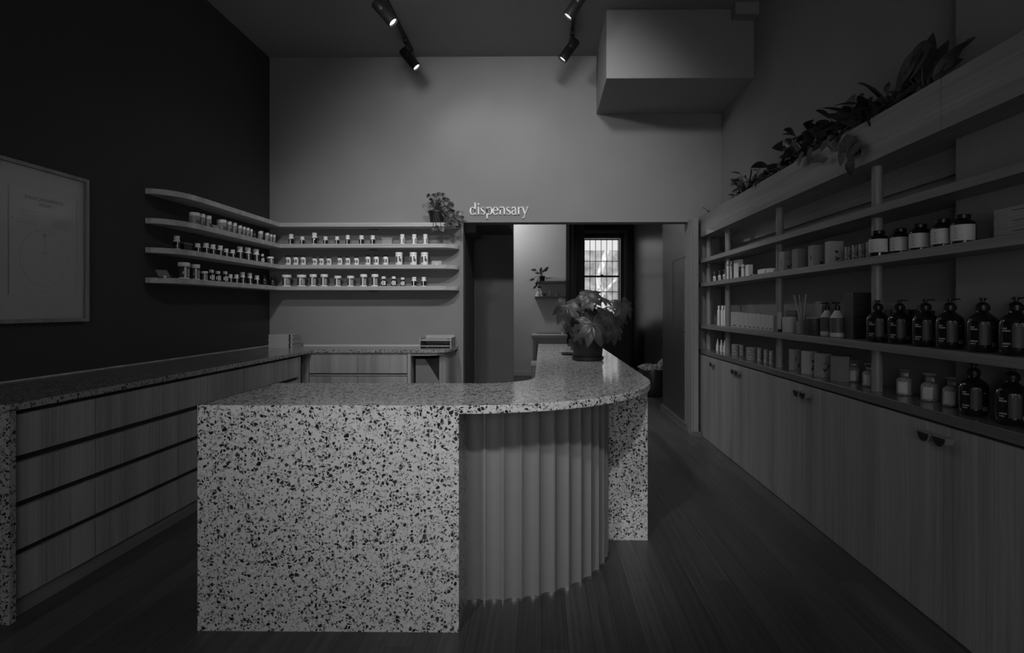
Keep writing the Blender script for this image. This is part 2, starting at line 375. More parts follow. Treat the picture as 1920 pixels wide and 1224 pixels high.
for k in range(7):
    x = gx0+.02+(gx1-gx0-.04)*(k/6.0); gr.box(x-.006, x+.006, 12.64, 12.655, gz0, gz1+.0)
for zz in (onY(1120, 12.65, 490)[0].z, onY(1120, 12.65, 547)[0].z, onY(1120, 12.65, 610)[0].z): gr.box(gx0, gx1, 12.63, 12.65, zz-.007, zz+.007)
obj('security_bars', gr, 'bars', win)
# yard outside
struct('ground', MB().box(-9, 14, 13.2, 40, -.05, 0), 'ground')
gw = MB().box(-6, 12, 21, 21.3, 0, 3.45)
tag(obj('garden_wall', gw, 'brick'), 'pale rendered garden wall seen through the barred window', 'wall')
tr = MB().tube([(1.75,17.5,0),(1.8,17.5,1.2),(1.7,17.45,2.3),(1.95,17.4,3.1)], [.14,.12,.09,.07]).tube([(1.75,17.45,1.7),(2.2,17.4,2.2),(2.4,17.4,2.7)], [.05,.04,.03])
tag(obj('bare_tree', tr, 'bark'), 'bare pale tree trunk in the yard outside the window', 'tree')

# ================================================================ reception counter (terrazzo, fluted curve)
rc = thing('reception_counter', 'curved terrazzo reception counter with fluted curved front panel', 'counter', (-.9, 2.75, 0))
CT = .95
cxr, cyr = -.35, 3.39
FX0, FX1, FY = -1.452, -.35, 2.41
pts = [(FX0, FY), (cxr, FY)]
R = 3.39-FY
# outer curve from the front edge round to the wing's outer edge (x = .617)
Rx = .617-cxr
for k in range(1, 33):
    a = -PI/2+PI/2*k/32; pts.append((cxr+Rx*math.cos(a), cyr+R*math.sin(a)))
pts += [(.617, 6.55), (-.045, 6.55)]
pts += [(-.045, 3.45)]
for k in range(1, 13):
    a = PI/2*k/12; pts.append((-.345+.3*math.cos(a), 3.43-.3*math.sin(a)))
pts += [(FX0, 3.13)]
top = MB().prism(pts, CT-.036, CT)
obj('counter_top', top, 'terrazzo', rc, bevel=.004)
obj('front_panel', MB().box(FX0-.001, FX1, FY-.001, 2.43, 0, CT-.0015).box(FX0, FX1, 2.43, 2.66, 0, CT-.036), 'terrazzo', rc)
obj('wing_panel', MB().box(.375, .616, 3.375, 6.5, 0, CT-.036), 'terrazzo', rc, bevel=.002)
obj('inner_body', MB().box(FX0+.01, -.6, 2.66, 3.08, 0, CT-.036).box(.0, .375, 3.9, 6.5, 0, CT-.036), 'wood_v', rc)
# fluted curve
fc = (-.262, 3.285); FR = .635; pitch = .085
path = [(-.352, 2.65)]
def arcpt(s_):      # arc length along the flute wall from its straight start
    if s_ < .09: return (-.352+s_, 2.65), (0, -1)
    a = -PI/2+(s_-.09)/FR
    return (fc[0]+FR*math.cos(a), fc[1]+FR*math.sin(a)), (math.cos(a), math.sin(a))
nfl = 13; outer = []; inner = []
for i in range(nfl):
    for j in range(13):
        t = j/12.0; s_ = (i+t)*pitch
        if t < .045: dp = .0
        elif t > .955: dp = .0
        else: dp = .005+.013*math.sin(PI*(t-.045)/.91)
        if j == 1: s_ = (i+.045)*pitch; dp = .0
        if j == 11: s_ = (i+.955)*pitch; dp = .0
        (x, y), (nx, ny) = arcpt(s_)
        if x > .372 or y > 3.36: continue
        outer.append((x-nx*dp, y-ny*dp)); inner.append((x-nx*.05, y-ny*.05))
poly = outer+inner[::-1]
fm = MB(); n = len(outer)
V = [(x, y, z) for z in (.012, CT-.036) for (x, y) in outer+inner]
F = []
for i in range(n-1):
    F += [(i, i+1, 2*n+i+1, 2*n+i), (n+i+1, n+i, 3*n+i, 3*n+i+1)]
    F += [(n+i, n+i+1, i+1, i)]
fm.add(V, F)
obj('fluted_panel', fm, 'flute', rc, smooth=True)
bt = MB(); V = [(x*1.0, y, z) for z in (0, .013) for (x, y) in outer]; 
V2 = []
for z in (0.0, .012):
    for i in range(n):
        (x, y) = outer[i]; (ix, iy) = inner[i]; l = math.hypot(x-ix, y-iy) or 1
        V2.append((x+(x-ix)/l*.004, y+(y-iy)/l*.004, z))
V2 += [(x, y, .012) for (x, y) in inner]
F = []
for i in range(n-1): F += [(i, i+1, n+i+1, n+i), (n+i, n+i+1, 2*n+i+1, 2*n+i)]
bt.add(V2, F); obj('base_trim', bt, 'steel', rc, smooth=True)

# ================================================================ left and back worktop with cabinets
WX = -2.283; WZ = .945; WYF = 5.68
wt = thing('terrazzo_worktop', 'L-shaped terrazzo worktop along left wall and back wall with waterfall end', 'worktop', (-2.6, 4.0, 0))
EX = -.925
pts = [(XL+.004, 2.44), (WX, 2.44), (WX, WYF), (EX-.2, WYF)]
for k in range(1, 11):
    a = -PI/2+PI/2*k/10; pts.append((EX-.2+.2*math.cos(a), WYF+.2+.2*math.sin(a)))
pts += [(EX, YB-.004), (XL+.004, YB-.004)]
obj('slab', MB().prism(pts, WZ-.032, WZ), 'terrazzo_b', wt, bevel=.003)
obj('end_panel', MB().box(XL+.004, WX, 2.44, 2.472, 0, WZ-.032), 'terrazzo_b', wt, bevel=.002)
obj('upstand', MB().box(-2.62, EX, YB-.014, YB-.004, WZ, WZ+.012).box(XL+.004, XL+.014, 2.46, YB-.014, WZ, WZ+.006), 'wood_x', wt)
rows = [(.71, .892), (.508, .678), (.297, .478), (.081, .267)]
lc = thing('drawer_cabinet', 'long run of timber drawers under the worktop on left wall', 'cabinet', (-2.6, 4.0, 0))
obj('carcass', MB().box(XL+.005, -2.33, 2.475, 5.45, .0, WZ-.033), 'recess', lc)
obj('corner_post', MB().box(-2.33, -2.298, 5.415, 5.45, .0, .9), 'wood_v', lc)
obj('plinth', MB().box(-2.33, -2.318, 2.475, 5.45, 0, .07), 'wood_y', lc)
ys = [2.478, 2.944, 3.436, 3.93, 4.42, 4.915, 5.41]
for (z0, z1) in rows:
    for i in range(6):
        obj('drawer_front', MB().box(-2.331, -2.302, ys[i]+.003, ys[i+1]-.003, z0, z1), 'wood_v', lc, bevel=.0015)
bc = thing('drawer_cabinet', 'timber drawer cabinet against back wall with open bay at right', 'cabinet', (-1.6, 5.95, 0))
obj('carcass', MB().box(-2.33, -1.345, 5.72, YB-.005, .0, WZ-.033), 'recess', bc)
bx = [onY(580, 5.70)[0].x, onY(671.5, 5.70)[0].x, onY(764, 5.70)[0].x]
fr = MB().box(bx[0]-.075, bx[0]-.005, 5.69, 5.72, 0, WZ-.033).box(bx[2]+.003, bx[2]+.035, 5.69, YB-.005, 0, WZ-.033).box(bx[0]-.07, bx[2], 5.70, 5.72, .893, WZ-.033)
obj('face_frame', fr, 'wood_v', bc, bevel=.001)
for (z0, z1) in rows:
    for i in range(2):
        obj('drawer_front', MB().box(bx[i]+.002, bx[i+1]-.002, 5.693, 5.72, z0, z1), 'wood_v', bc, bevel=.0015)
    obj('rail', MB().box(bx[0], bx[2], 5.706, 5.72, z0-.024, z0-.012), 'wood_x', bc)
# curved end of the open bay
cv = MB(); o_ = [];
for k in range(9):
    a = -PI/2+PI/2*k/8; o_.append((EX-.23+.2*math.cos(a), WYF+.24+.2*math.sin(a)))
o_ = [(p, q) for (p, q) in o_ if p > -1.02]
pp = o_+[(EX-.03, YB-.005), (EX-.055, YB-.005)]+[(p-.025, q+.012) for (p, q) in o_[::-1]]
cv.prism(pp, 0, WZ-.033); obj('curved_end_panel', cv, 'wood_v', bc, smooth=False)
obj('bay_header', MB().prism([(bx[2]+.035, 5.70), (EX-.2, 5.70), (EX-.13, 5.72), (EX-.07, 5.78), (EX-.04, 5.86), (EX-.07,5.86), (EX-.2, 5.74), (bx[2]+.035, 5.74)], .885, WZ-.033), 'wood_x', bc)
obj('bay_back', MB().box(bx[2]+.035, EX-.05, YB-.03, YB-.006, 0, WZ-.033), 'recess', bc)
ft = thing('bar_fridge', 'black undercounter appliance in open bay with pale slanted panel', 'appliance', (-1.12, 5.9, 0))
fx0, fx1 = bx[2]+.05, -1.0
obj('housing', MB().box(fx0, fx1, 5.80, 6.2, 0, .86), 'black', ft, bevel=.012)
zt = .845
obj('slanted_panel', MB().prismY([(fx0+.012, .05), (fx0+.012, zt), (onY(797, 5.78)[0].x, zt), (fx1-.02, onY(830, 5.78, 718)[0].z-.02), (fx1-.02, .05)], 5.785, 5.80), 'plaster', ft, bevel=.004)
# books
for k in range(6):
    z0 = WZ+.001+k*.0232; dx = random.uniform(-.004, .004)
    b = thing('journal', 'pale paperback journal, %s in stack on corner of worktop' % (['lowest','second from bottom','third from bottom','third from top','second from top','topmost'][k]), 'book', (-2.72, 5.98, z0), 'stacked pale journals')
    x0 = onY(504, 5.90)[0].x+dx; x1 = onY(548.5, 5.90)[0].x+dx
    obj('cover', MB().box(x0, x1, 5.90, 6.1, z0, z0+.0022).box(x0, x1, 5.90, 6.1, z0+.0195, z0+.0225).box(x0, x1, 5.897, 5.901, z0, z0+.0225), 'book', b)
    obj('pages', MB().box(x0+.003, x1-.002, 5.902, 6.098, z0+.0023, z0+.0193), 'pages', b)
    obj('spine_band', MB().box(x1-.036, x1-.018, 5.8955, 5.897, z0+.001, z0+.0215), 'print_', b)
# letter tray
lt = thing('letter_tray', 'two-tier plywood letter tray on right end of back worktop', 'tray', (-1.1, 6.05, WZ))
tx0 = onY(786, 5.90)[0].x; tx1 = onY(846, 5.90)[0].x
for (x0, x1) in ((tx0, tx0+.012), (tx1-.012, tx1)): obj('side', MB().box(x0, x1, 5.90, 6.2, WZ, WZ+.105), 'tray', lt, bevel=.001)
for z in (.018, .075): obj('shelf', MB().box(tx0+.012, tx1-.012, 5.90, 6.2, WZ+z, WZ+z+.009), 'tray', lt)
obj('back', MB().box(tx0+.012, tx1-.012, 6.19, 6.2, WZ+.02, WZ+.125), 'tray', lt)
obj('paper', MB().box(tx0+.03, tx1-.05, 5.93, 6.17, WZ+.0845, WZ+.092), 'card', lt)

# ================================================================ wall-hung curved shelves, left and back wall
SD = .21
SX, SY = XL+SD, YB-SD
tiers = [2.264, 2.040, 1.818, 1.590]
tnames = ['top', 'second', 'third', 'lowest']
yl0 = 4.314; xr1 = onY(859, 6.2)[0].x
for i, z in enumerate(tiers):
    pts = [(XL, yl0)]
    for k in range(1, 9):
        a = PI-PI/2*0; an = -PI/2*k/8
        pts.append((XL+SD*math.sin(PI/2*k/8), yl0+.34*(1-math.cos(PI/2*k/8))))
    pts += [(SX, SY), (xr1-.19, SY)]
    for k in range(1, 9): pts.append((xr1-.19+.19*math.sin(PI/2*k/8), SY+SD*(1-math.cos(PI/2*k/8))))
    pts += [(xr1, YB), (XL, YB)]
    sh = thing('wall_shelf', 'curved timber corner shelf, %s of the four on left and back walls' % tnames[i], 'shelf', (SX, SY, z-.042), 'curved corner shelves')
    obj('shelf_board', MB().prism(pts, z-.042, z), 'wood_x', sh, bevel=.002)
    obj('bracket', MB().box(XL, XL+.02, 4.9, 5.0, z-.05, z-.042).box(-1.9, -1.8, YB-.02, YB, z-.05, z-.042), 'black', sh)

# ---- jars
JN = dict(tub=('supplement_tub', 'white tub with grey printed label', 'tub'),
          glass=('glass_jar', 'glass jar with flat white lid', 'jar'),
          stop=('stopper_jar', 'dark jar with white stopper lid', 'jar'),
          dome=('capsule_bottle', 'small bottle with black lid and pale label', 'bottle'),
          dark=('dark_bottle', 'small all-dark bottle', 'bottle'),
          round=('round_bottle', 'rounded dark bottle with white cap', 'bottle'),
          white=('white_bottle', 'white-shouldered bottle with grey label', 'bottle'),
          big=('powder_canister', 'tall white canister with dark oval print', 'canister'))
def jar(kind, c, r, h, label, group, face):
    nm, _, cat = JN[kind]
    t = thing(nm, label, cat, c, group)
    A = lambda s: (face-s, face+s)
    if kind == 'tub':
        obj('body', MB().lathe(c, [(r*.93,0),(r,h*.03),(r,h*.80),(r*.93,h*.83)]), 'white', t)
        obj('lid', MB().lathe(c, [(r*.97,h*.83),(r,h*.85),(r,h*.97),(r*.94,h)]), 'white', t)
        obj('label', MB().patch(c, r, *A(1.5), h*.1, h*.74, 12), 'greylabel', t)
        obj('label_band', MB().patch(c, r+.0006, face+.0, face+1.3, h*.14, h*.42, 8), 'greyprint', t)
    elif kind == 'glass':
        obj('body', MB().lathe(c, [(r*.86,0),(r*.93,h*.04),(r*.93,h*.70),(r*.85,h*.76)]), 'glass', t)
        obj('lid', MB().lathe(c, [(r*.98,h*.76),(r,h*.78),(r,h*.97),(r*.95,h)]), 'white', t)
        obj('label', MB().patch(c, r*.93, *A(.17), 0.0, h*.72, 3).patch(c, r*.93, *A(1.5), 0.0, h*.09, 12), 'label', t)
        obj('side_label', MB().patch(c, r*.93, face+.32, face+1.15, h*.14, h*.62, 6), 'greylabel', t)
    elif kind == 'stop':
        obj('body', MB().lathe(c, [(r*.8,0),(r*.9,h*.04),(r*.92,h*.50),(r*.72,h*.60)]), 'darkglass', t)
        obj('lid', MB().lathe(c, [(r*.95,h*.56),(r,h*.60),(r*.72,h*.70),(r*.76,h*.74),(r*.82,h*.97),(r*.7,h)]), 'white', t)
        obj('label', MB().patch(c, r*.92, *A(.14), 0.0, h*.56, 3).patch(c, r*.92, *A(1.3), 0.0, h*.06, 10), 'label', t)
    elif kind == 'dome':
        obj('body', MB().lathe(c, [(r*.9,0),(r,h*.05),(r,h*.62),(r*.8,h*.78),(r*.6,h*.82)]), 'label', t)
        obj('lid', MB().lathe(c, [(r*.72,h*.80),(r*.74,h*.82),(r*.72,h)]), 'pump', t)
        obj('label', MB().patch(c, r, face-.75, face-.15, h*.22, h*.56, 4).patch(c, r, face+.15, face+.7, h*.22, h*.56, 4), 'greyprint', t)
    elif kind == 'dark':
        obj('body', MB().lathe(c, [(r*.9,0),(r,h*.05),(r,h*.62),(r*.65,h*.76)]), 'darkglass', t)
        obj('lid', MB().lathe(c, [(r*.7,h*.76),(r*.7,h)]), 'pump', t)
        obj('label', MB().patch(c, r, *A(.5), h*.2, h*.26, 4).patch(c, r, *A(.3), h*.42, h*.5, 4), 'card', t)
    elif kind == 'round':
        obj('body', MB().lathe(c, [(r*.8,0),(r,h*.12),(r,h*.5),(r*.85,h*.62),(r*.5,h*.74)]), 'darkglass', t)
        obj('lid', MB().lathe(c, [(r*.66,h*.74),(r*.72,h*.76),(r*.72,h*.97),(r*.62,h)]), 'white', t)
        obj('label', MB().patch(c, r, face-.2, face+.2, h*.1, h*.58, 3).patch(c, r, face-.8, face-.4, h*.2, h*.48, 3).patch(c, r, face+.4, face+.95, h*.14, h*.54, 4), 'label', t)
    elif kind == 'white':
        obj('body', MB().lathe(c, [(r*.75,0),(r*.95,h*.06),(r,h*.5),(r*.9,h*.64),(r*.6,h*.74)]), 'white', t)
        obj('lid', MB().lathe(c, [(r*.7,h*.72),(r*.8,h*.76),(r*.82,h*.97),(r*.7,h)]), 'white', t)
        obj('label', MB().patch(c, r, face-1.2, face-.25, h*.12, h*.6, 5).patch(c, r, face+.3, face+1.2, h*.12, h*.6, 5), 'greylabel', t)
    elif kind == 'big':
        obj('body', MB().lathe(c, [(r*.95,0),(r,h*.02),(r,h*.80),(r*.94,h*.84)]), 'white', t)
        obj('lid', MB().lathe(c, [(r*.98,h*.84),(r*1.04,h*.86),(r*1.04,h*.97),(r*.97,h)]), 'white', t)
        obj('label', MB().patch(c, r, face-.9, face-.2, h*.2, h*.66, 5).patch(c, r, face+.2, face+.55, h*.3, h*.7, 3).patch(c, r, face+.55, face+.9, h*.25, h*.5, 3), 'greyprint', t)
    return t

left = {1: [('tub',364.5,18,394.2,418),('tub',378.5,11,397.5,422),('tub',390,11.5,401,425),('tub',415.5,17,408.5,431),('tub',429,10,411.3,433.8),('tub',439.4,9,414,436.5),('tub',449.5,8,419.5,439.5),('tub',457.2,6.5,421.7,441),('tub',464.5,7,423.7,442.8),('tub',471,5.5,426,444),('dark',476.6,6,428,445),('tub',488.5,9,431,449.5),('tub',500.5,8,433.5,451.5),('tub',508,5.5,435.5,453),('tub',514,5.5,437,455)],
        2: [('stop',331.5,12,441.2,466.5),('stop',370.6,11,454.5,472),('stop',386,12,454,474.5),('stop',399,11,457,477),('stop',412.6,11,458.8,479),('stop',424,9.5,464.3,480.5),('stop',436,10,466.5,482.5),('stop',449.5,12,461,485),('stop',464.2,13.5,463,487.5),('stop',479.5,13.5,466,490),('round',491.8,7.5,473.5,490.5),('glass',506.5,13,481,495)],
        3: [('glass',344.8,20,491.5,522.5),('glass',365,18,494.5,523.5),('glass',382,14,508,525.5),('round',396.5,11,503.5,525),('round',408.5,10.5,505,525),('round',422,10.5,506.5,527),('stop',432,8.5,512,528),('stop',443,9.5,513,529.5),('stop',454.5,10,509.5,531),('stop',468,10,511,532),('stop',481.5,9.5,515,533),('dark',495.5,9,514,533),('dark',510.5,9.5,517,534)]}
back = {1: [('stop',546,10,438),('stop',567,9,442.5),('stop',589.7,11,435.5),('stop',610.5,9,442.5),('stop',632,9,442.5),('stop',652,9,440),('stop',677.7,10,440.5),('stop',699,9.5,440.5),('white',754.3,10,438.5),('white',776.7,10,438.5),('white',797.5,10,438.5)],
        2: [('dome',540.5,10,478),('dome',554.7,10,478),('dome',568.5,10,478),('dome',590,9.5,481),('dome',602.6,9.5,481),('dome',616.5,9.5,481),('dome',637,9.5,480),('dome',652,9.5,480),('dome',668.3,9.5,480),('dome',689.7,10,477),('dome',705.5,10,477),('dome',723,10,477),('big',748,13,473),('big',775,13,473),('big',796,13,473)],
        3: [('glass',537.7,17,515),('glass',565.7,17,515),('glass',587.4,13.5,514),('glass',608,13.5,514),('glass',633.5,13,517),('glass',657.5,13,517),('glass',682,13,514),('glass',703,13,514),('round',719.3,10.5,518),('round',738.3,10.5,518),('round',755,9.5,520),('stop',776.5,10,519),('stop',794.7,10,519)]}
for ti, items in left.items():
    for n_, (k, px, w, yt, yb_) in enumerate(items):
        p, t = onX(px, XL+.125 if ti != 2 else XL+.13)
        c = Vector((p.x, min(p.y, 6.15 if px > 500 else 9), tiers[ti]+.0005))
        jar(k, c, w/2/FP*t, (yb_-yt)/FP*t, '%s, %s from the left on %s left-wall shelf' % (JN[k][1], ORD[n_], tnames[ti]), 'jars on the left-wall shelves', -.75)
for ti, items in back.items():
    bb = {1: 457.4, 2: 496.6, 3: 536.6}[ti]
    for n_, (k, px, w, yt) in enumerate(items):
        p, t = onY(px, YB-.13)
        jar(k, Vector((p.x, p.y, tiers[ti]+.0005)), w/2/FP*t, (bb-yt)/FP*t, '%s, %s from the left on %s back-wall shelf' % (JN[k][1], ORD[n_], tnames[ti]), 'jars on the back-wall shelves', -PI/2)
# small stands and cards between the jars
def stand(px0, px1, yt, yb_, ti, wallp, label):
    if wallp == 'back':
        a, t = onY(px0, SY+.05); b, _ = onY(px1, SY+.05); z = tiers[ti]; h = (yb_-yt)/FP*t
        s = thing('display_box', label, 'box', ((a.x+b.x)/2, SY+.07, z))
        obj('lid', MB().box(a.x, b.x, SY+.03, SY+.10, z+h*.80, z+h), 'card', s, bevel=.001)
        obj('body', MB().box(a.x+.008, b.x-.004, SY+.035, SY+.095, z, z+h*.80), 'greylabel', s)
    else:
        a, t = onX(px0, XL+.14); b, _ = onX(px1, XL+.14); z = tiers[ti]; h = (yb_-yt)/FP*t
        s = thing('display_box', label, 'box', (XL+.14, (a.y+b.y)/2, z))
        obj('lid', MB().box(XL+.07, XL+.14, a.y, b.y, z+h*.85, z+h), 'card2', s, bevel=.001)
        obj('body', MB().box(XL+.075, XL+.135, a.y+.004, b.y-.004, z, z+h*.85), 'darkbox', s)
stand(716, 736, 445.5, 457.4, 1, 'back', 'small dark open box with pale lid between bottles on second back-wall shelf')
stand(346, 362, 453.5, 469, 2, 'left', 'small dark box beside the first stopper jar on third left-wall shelf')
def card(cx, cy, z, w, h, ang, tilt, label, m='card'):
    s = thing('shelf_card', label, 'card', (cx, cy, z))
    R_ = Matrix.Translation((cx, cy, z+.006)) @ Matrix.Rotation(ang, 4, 'Z') @ Matrix.Rotation(tilt, 4, 'X')
    P = [R_ @ Vector(p) for p in ((-w/2,0,0),(w/2,0,0),(w/2,0,h),(-w/2,0,h),(-w/2,.002,0),(w/2,.002,0),(w/2,.002,h),(-w/2,.002,h))]
    obj('card_face', MB().add(P, [(0,1,2,3),(5,4,7,6),(0,4,5,1),(1,5,6,2),(2,6,7,3),(3,7,4,0)]), m, s)
    obj('card_holder', MB().lathe((cx, cy, z), [(.009,0),(.010,.004),(.008,.012),(.003,.016)], 12), 'white', s)
p, t = onX(309, XL+.12); card(p.x, p.y, tiers[3], .085, .075, PI/2-.5, -.75, 'dark grey price card leaning on left end of lowest shelf', 'card2')
p, t = onX(407, XL+.16); card(p.x, p.y, tiers[1], .06, .045, PI/2-.4, -.6, 'tilted grey card before the white tubs on second left-wall shelf', 'greylabel')
p, t = onY(818.5, SY+.06); card(p.x, p.y, tiers[2], .10, .04, 0, -.15, 'small pale price card on right end of third back-wall shelf', 'paper')

# ================================================================ right wall: base cabinets, top, shelving
CX = 1.69; UY0, UY1 = .59, 6.285
def notch(x0, y0, y1):
    return [(x0, y0), (1.846, y0), (1.846, 2.604), (1.946, 2.604), (1.946, y1), (x0, y1)]
top = tag(obj('timber_worktop', MB().prism(notch(CX-.002, UY0, UY1), .872, .917), 'wood_top', bevel=.003), 'long dark timber worktop on cabinets along right wall', 'worktop')
bounds = [.584, 1.844, 3.104, 4.364, 5.624]
cl = ['nearest the camera', 'below the amber pump bottles', 'below the stopper jars and hexagonal boxes', 'below the wavy tins']
def pull(parent, yc):
    # half-round pull standing off the door face
    z = .822; r = .042; n_ = 14
    P = [(yc+r*math.cos(PI+PI*k/n_), z+r*math.sin(PI+PI*k/n_)) for k in range(n_+1)]
    h = obj('handle', MB().prismX(P, CX-.036, CX+.006), 'pull', parent, bevel=.001)
    P2 = [(yc+r*.86*math.cos(PI+PI*k/n_), z-.004+r*.86*math.sin(PI+PI*k/n_)) for k in range(n_+1)]
    obj('handle_inlay', MB().prismX(P2, CX-.0375, CX-.036), 'black', h)
for i in range(4):
    y0, y1 = bounds[i], bounds[i+1]
    b = thing('base_cabinet', 'tall two-door timber base cabinet, ' + cl[i], 'cabinet', (1.85, (y0+y1)/2, 0), 'base cabinets along the right wall')
    xb = 1.845 if y0 < 2.6 else 1.945
    obj('carcass', MB().box(CX+.022, xb, y0, y1, 0, .868), 'recess', b)
    ym = (y0+y1)/2
    for (a, c_, hy) in ((y0+.0015, ym-.0015, ym-.05), (ym+.0015, y1-.0015, ym+.05)):
        d = obj('door', MB().box(CX, CX+.021, a, c_, .004, .860), 'wood_v', b, bevel=.0012)
        pull(d, hy)
b = thing('base_cabinet', 'narrow single-door timber base cabinet beside the opening jamb', 'cabinet', (1.85, 5.95, 0))
obj('carcass', MB().box(CX+.022, 1.945, 5.625, 6.28, 0, .868), 'recess', b)
d = obj('door', MB().box(CX, CX+.021, 5.626, 6.25, .004, .86), 'wood_v', b, bevel=.0012); pull(d, 5.69)
obj('end_stile', MB().box(CX, CX+.021, 6.252, 6.28, .004, .868), 'wood_v', b)
su = thing('shelving_unit', 'timber shelving unit with round posts and planter trough, right wall', 'shelving', (1.82, 3.4, .917))
shz = [(1.837, 1.877), (1.584, 1.624), (1.142, 1.182)]
for (z0, z1) in shz: obj('shelf', MB().prism(notch(CX, UY0, UY1), z0, z1), 'wood_y', su, bevel=.0015)
obj('trough_front', MB().box(CX, CX+.02, 2.465, UY1, 2.112, 2.335).box(CX, CX+.02, UY0, 2.462, 2.112, 2.335), 'wood_y', su, bevel=.0015)
obj('trough_base', MB().prism(notch(CX+.02, UY0, UY1), 2.112, 2.13).box(CX+.02, 1.945, UY1-.02, UY1, 2.13, 2.33), 'wood_y', su)
py_ = [onX(1329, 1.785)[0].y, onX(1365, 1.785)[0].y, onX(1462, 1.785)[0].y, onX(1644.5, 1.785)[0].y, 1.84]
zs = [(.917, 1.142), (1.182, 1.584), (1.624, 1.837), (1.877, 2.112)]
for y in py_:
    pm = MB()
    for (a, c_) in zs: pm.lathe((1.785, y, 0), [(.0265, a), (.0265, c_)], 24)
    obj('post', pm, 'post', su)
obj('back_rail', MB().box(1.925, 1.946, 2.606, UY1, 1.985, 2.112), 'wood_y', su)

# ---- products on the right shelves
zD, zC_, zB = .9175, 1.1825, 1.6245
GR = 'products on the right-wall shelves'
def carton(name, label, cat, px0, px1, X, z, yt, yb_, m, depth=.06, group=GR, marks=None, bevel=.001):
    a, t = onX(px0, X); b, t2 = onX(px1, X); h = (yb_-yt)/FP*((t+t2)/2)
    o = thing(name, label, cat, (X+depth/2, (a.y+b.y)/2, z), group)
    obj('box', MB().box(X, X+depth, b.y, a.y, z, z+h), m, o, bevel=bevel)
    if marks: marks(o, X, b.y, a.y, z, h, depth)
    return o
def bottle(name, label, px, X, z, prof, parts, group=GR, seg=20):
    p, t = onX(px, X); o = thing(name, label, 'bottle', (X, p.y, z), group)
    return o, Vector((X, p.y, z)), t
# little droppers, shelf B far end
for k, px in enumerate((1340, 1349.4, 1358.4)):
    o, c, t = bottle('dropper_bottle', 'tiny white dropper bottle, %s from the opening on middle right shelf' % ORD[k], px, 1.80, zB, None, None, 'tiny dropper bottles')
    obj('body', MB().lathe(c, [(.015,0),(.017,.003),(.017,.06),(.008,.068)], 14), 'label', o)
    obj('cap', MB().lathe(c, [(.007,.068),(.008,.08),(.004,.085),(.005,.1),(.010,.105),(.008,.112)], 12).box(c.x-.022, c.x, c.y-.003, c.y+.003, .1+c.z, .106+c.z), 'card2', o)
    obj('label', MB().patch(c, .017, PI-.9, PI+1.2, .012, .05, 6), 'paper', o)
# tubes and slim cartons
for k, (px, w, yt, yb_, m, h2) in enumerate([(1364.6,4,485,520.5,'white',0),(1371,5,484,519.5,'white',0),(1387,4.5,495,517,'darkbox',0),(1393.5,6.5,490,516,'label',0)]):
    o, c, t = bottle('slim_tube', '%s slim upright tube, %s among the tubes on middle right shelf' % ('dark' if m == 'darkbox' else 'white', ORD[k]), px, 1.79 if k else 1.74, zB, None, None, 'slim tubes on the middle right shelf')
    h = (yb_-yt)/FP*t; r = w/2/FP*t
    obj('tube', MB().lathe(c, [(r*.8,h*.0),(r*.85,h*.04),(r,h*.7),(r*.9,h)], 12), m, o)
    obj('cap', MB().lathe(c, [(r*.98,h*.72),(r*1.15,h*.73),(r*1.15,h*.80),(r*.9,h*.81)], 12), 'greylabel', o)
carton('tall_carton', 'tall white carton standing among slim tubes on middle right shelf', 'carton', 1375.5, 1384, 1.79, zB, 483, 519, 'label', .045, 'slim cartons')
carton('tall_carton', 'short white carton at right of slim tubes on middle right shelf', 'carton', 1397.5, 1403, 1.79, zB, 489, 513, 'label', .04, 'slim cartons')
p, t = onX(1409, 1.78); o = thing('incense_bundle', 'dark bundle lying flat before soap blocks on middle right shelf', 'bundle', (1.78, p.y, zB))
mm = MB()
for k in range(5): mm.tube([(1.74+.005*k, p.y-.1+.01*k, zB+.008), (1.80+.01*k, p.y+.09, zB+.008+.004*(k%2))], .006, 6)
obj('sticks', mm, 'darkbox', o); obj('wrap', MB().box(1.745, 1.80, p.y-.045, p.y-.02, zB, zB+.018), 'label', o)
for k, (a, b_, yt, yb_) in enumerate([(1420,1434,499.5,511),(1436,1443,499,510),(1444,1449,500,509)]):
    carton('soap_block', '%s white soap block, %s from left on middle right shelf' % (['wide','narrow','small'][k], ORD[k]), 'soap', a, b_, 1.775, zB, yt, yb_, 'label', .05, 'soap blocks', bevel=.006)
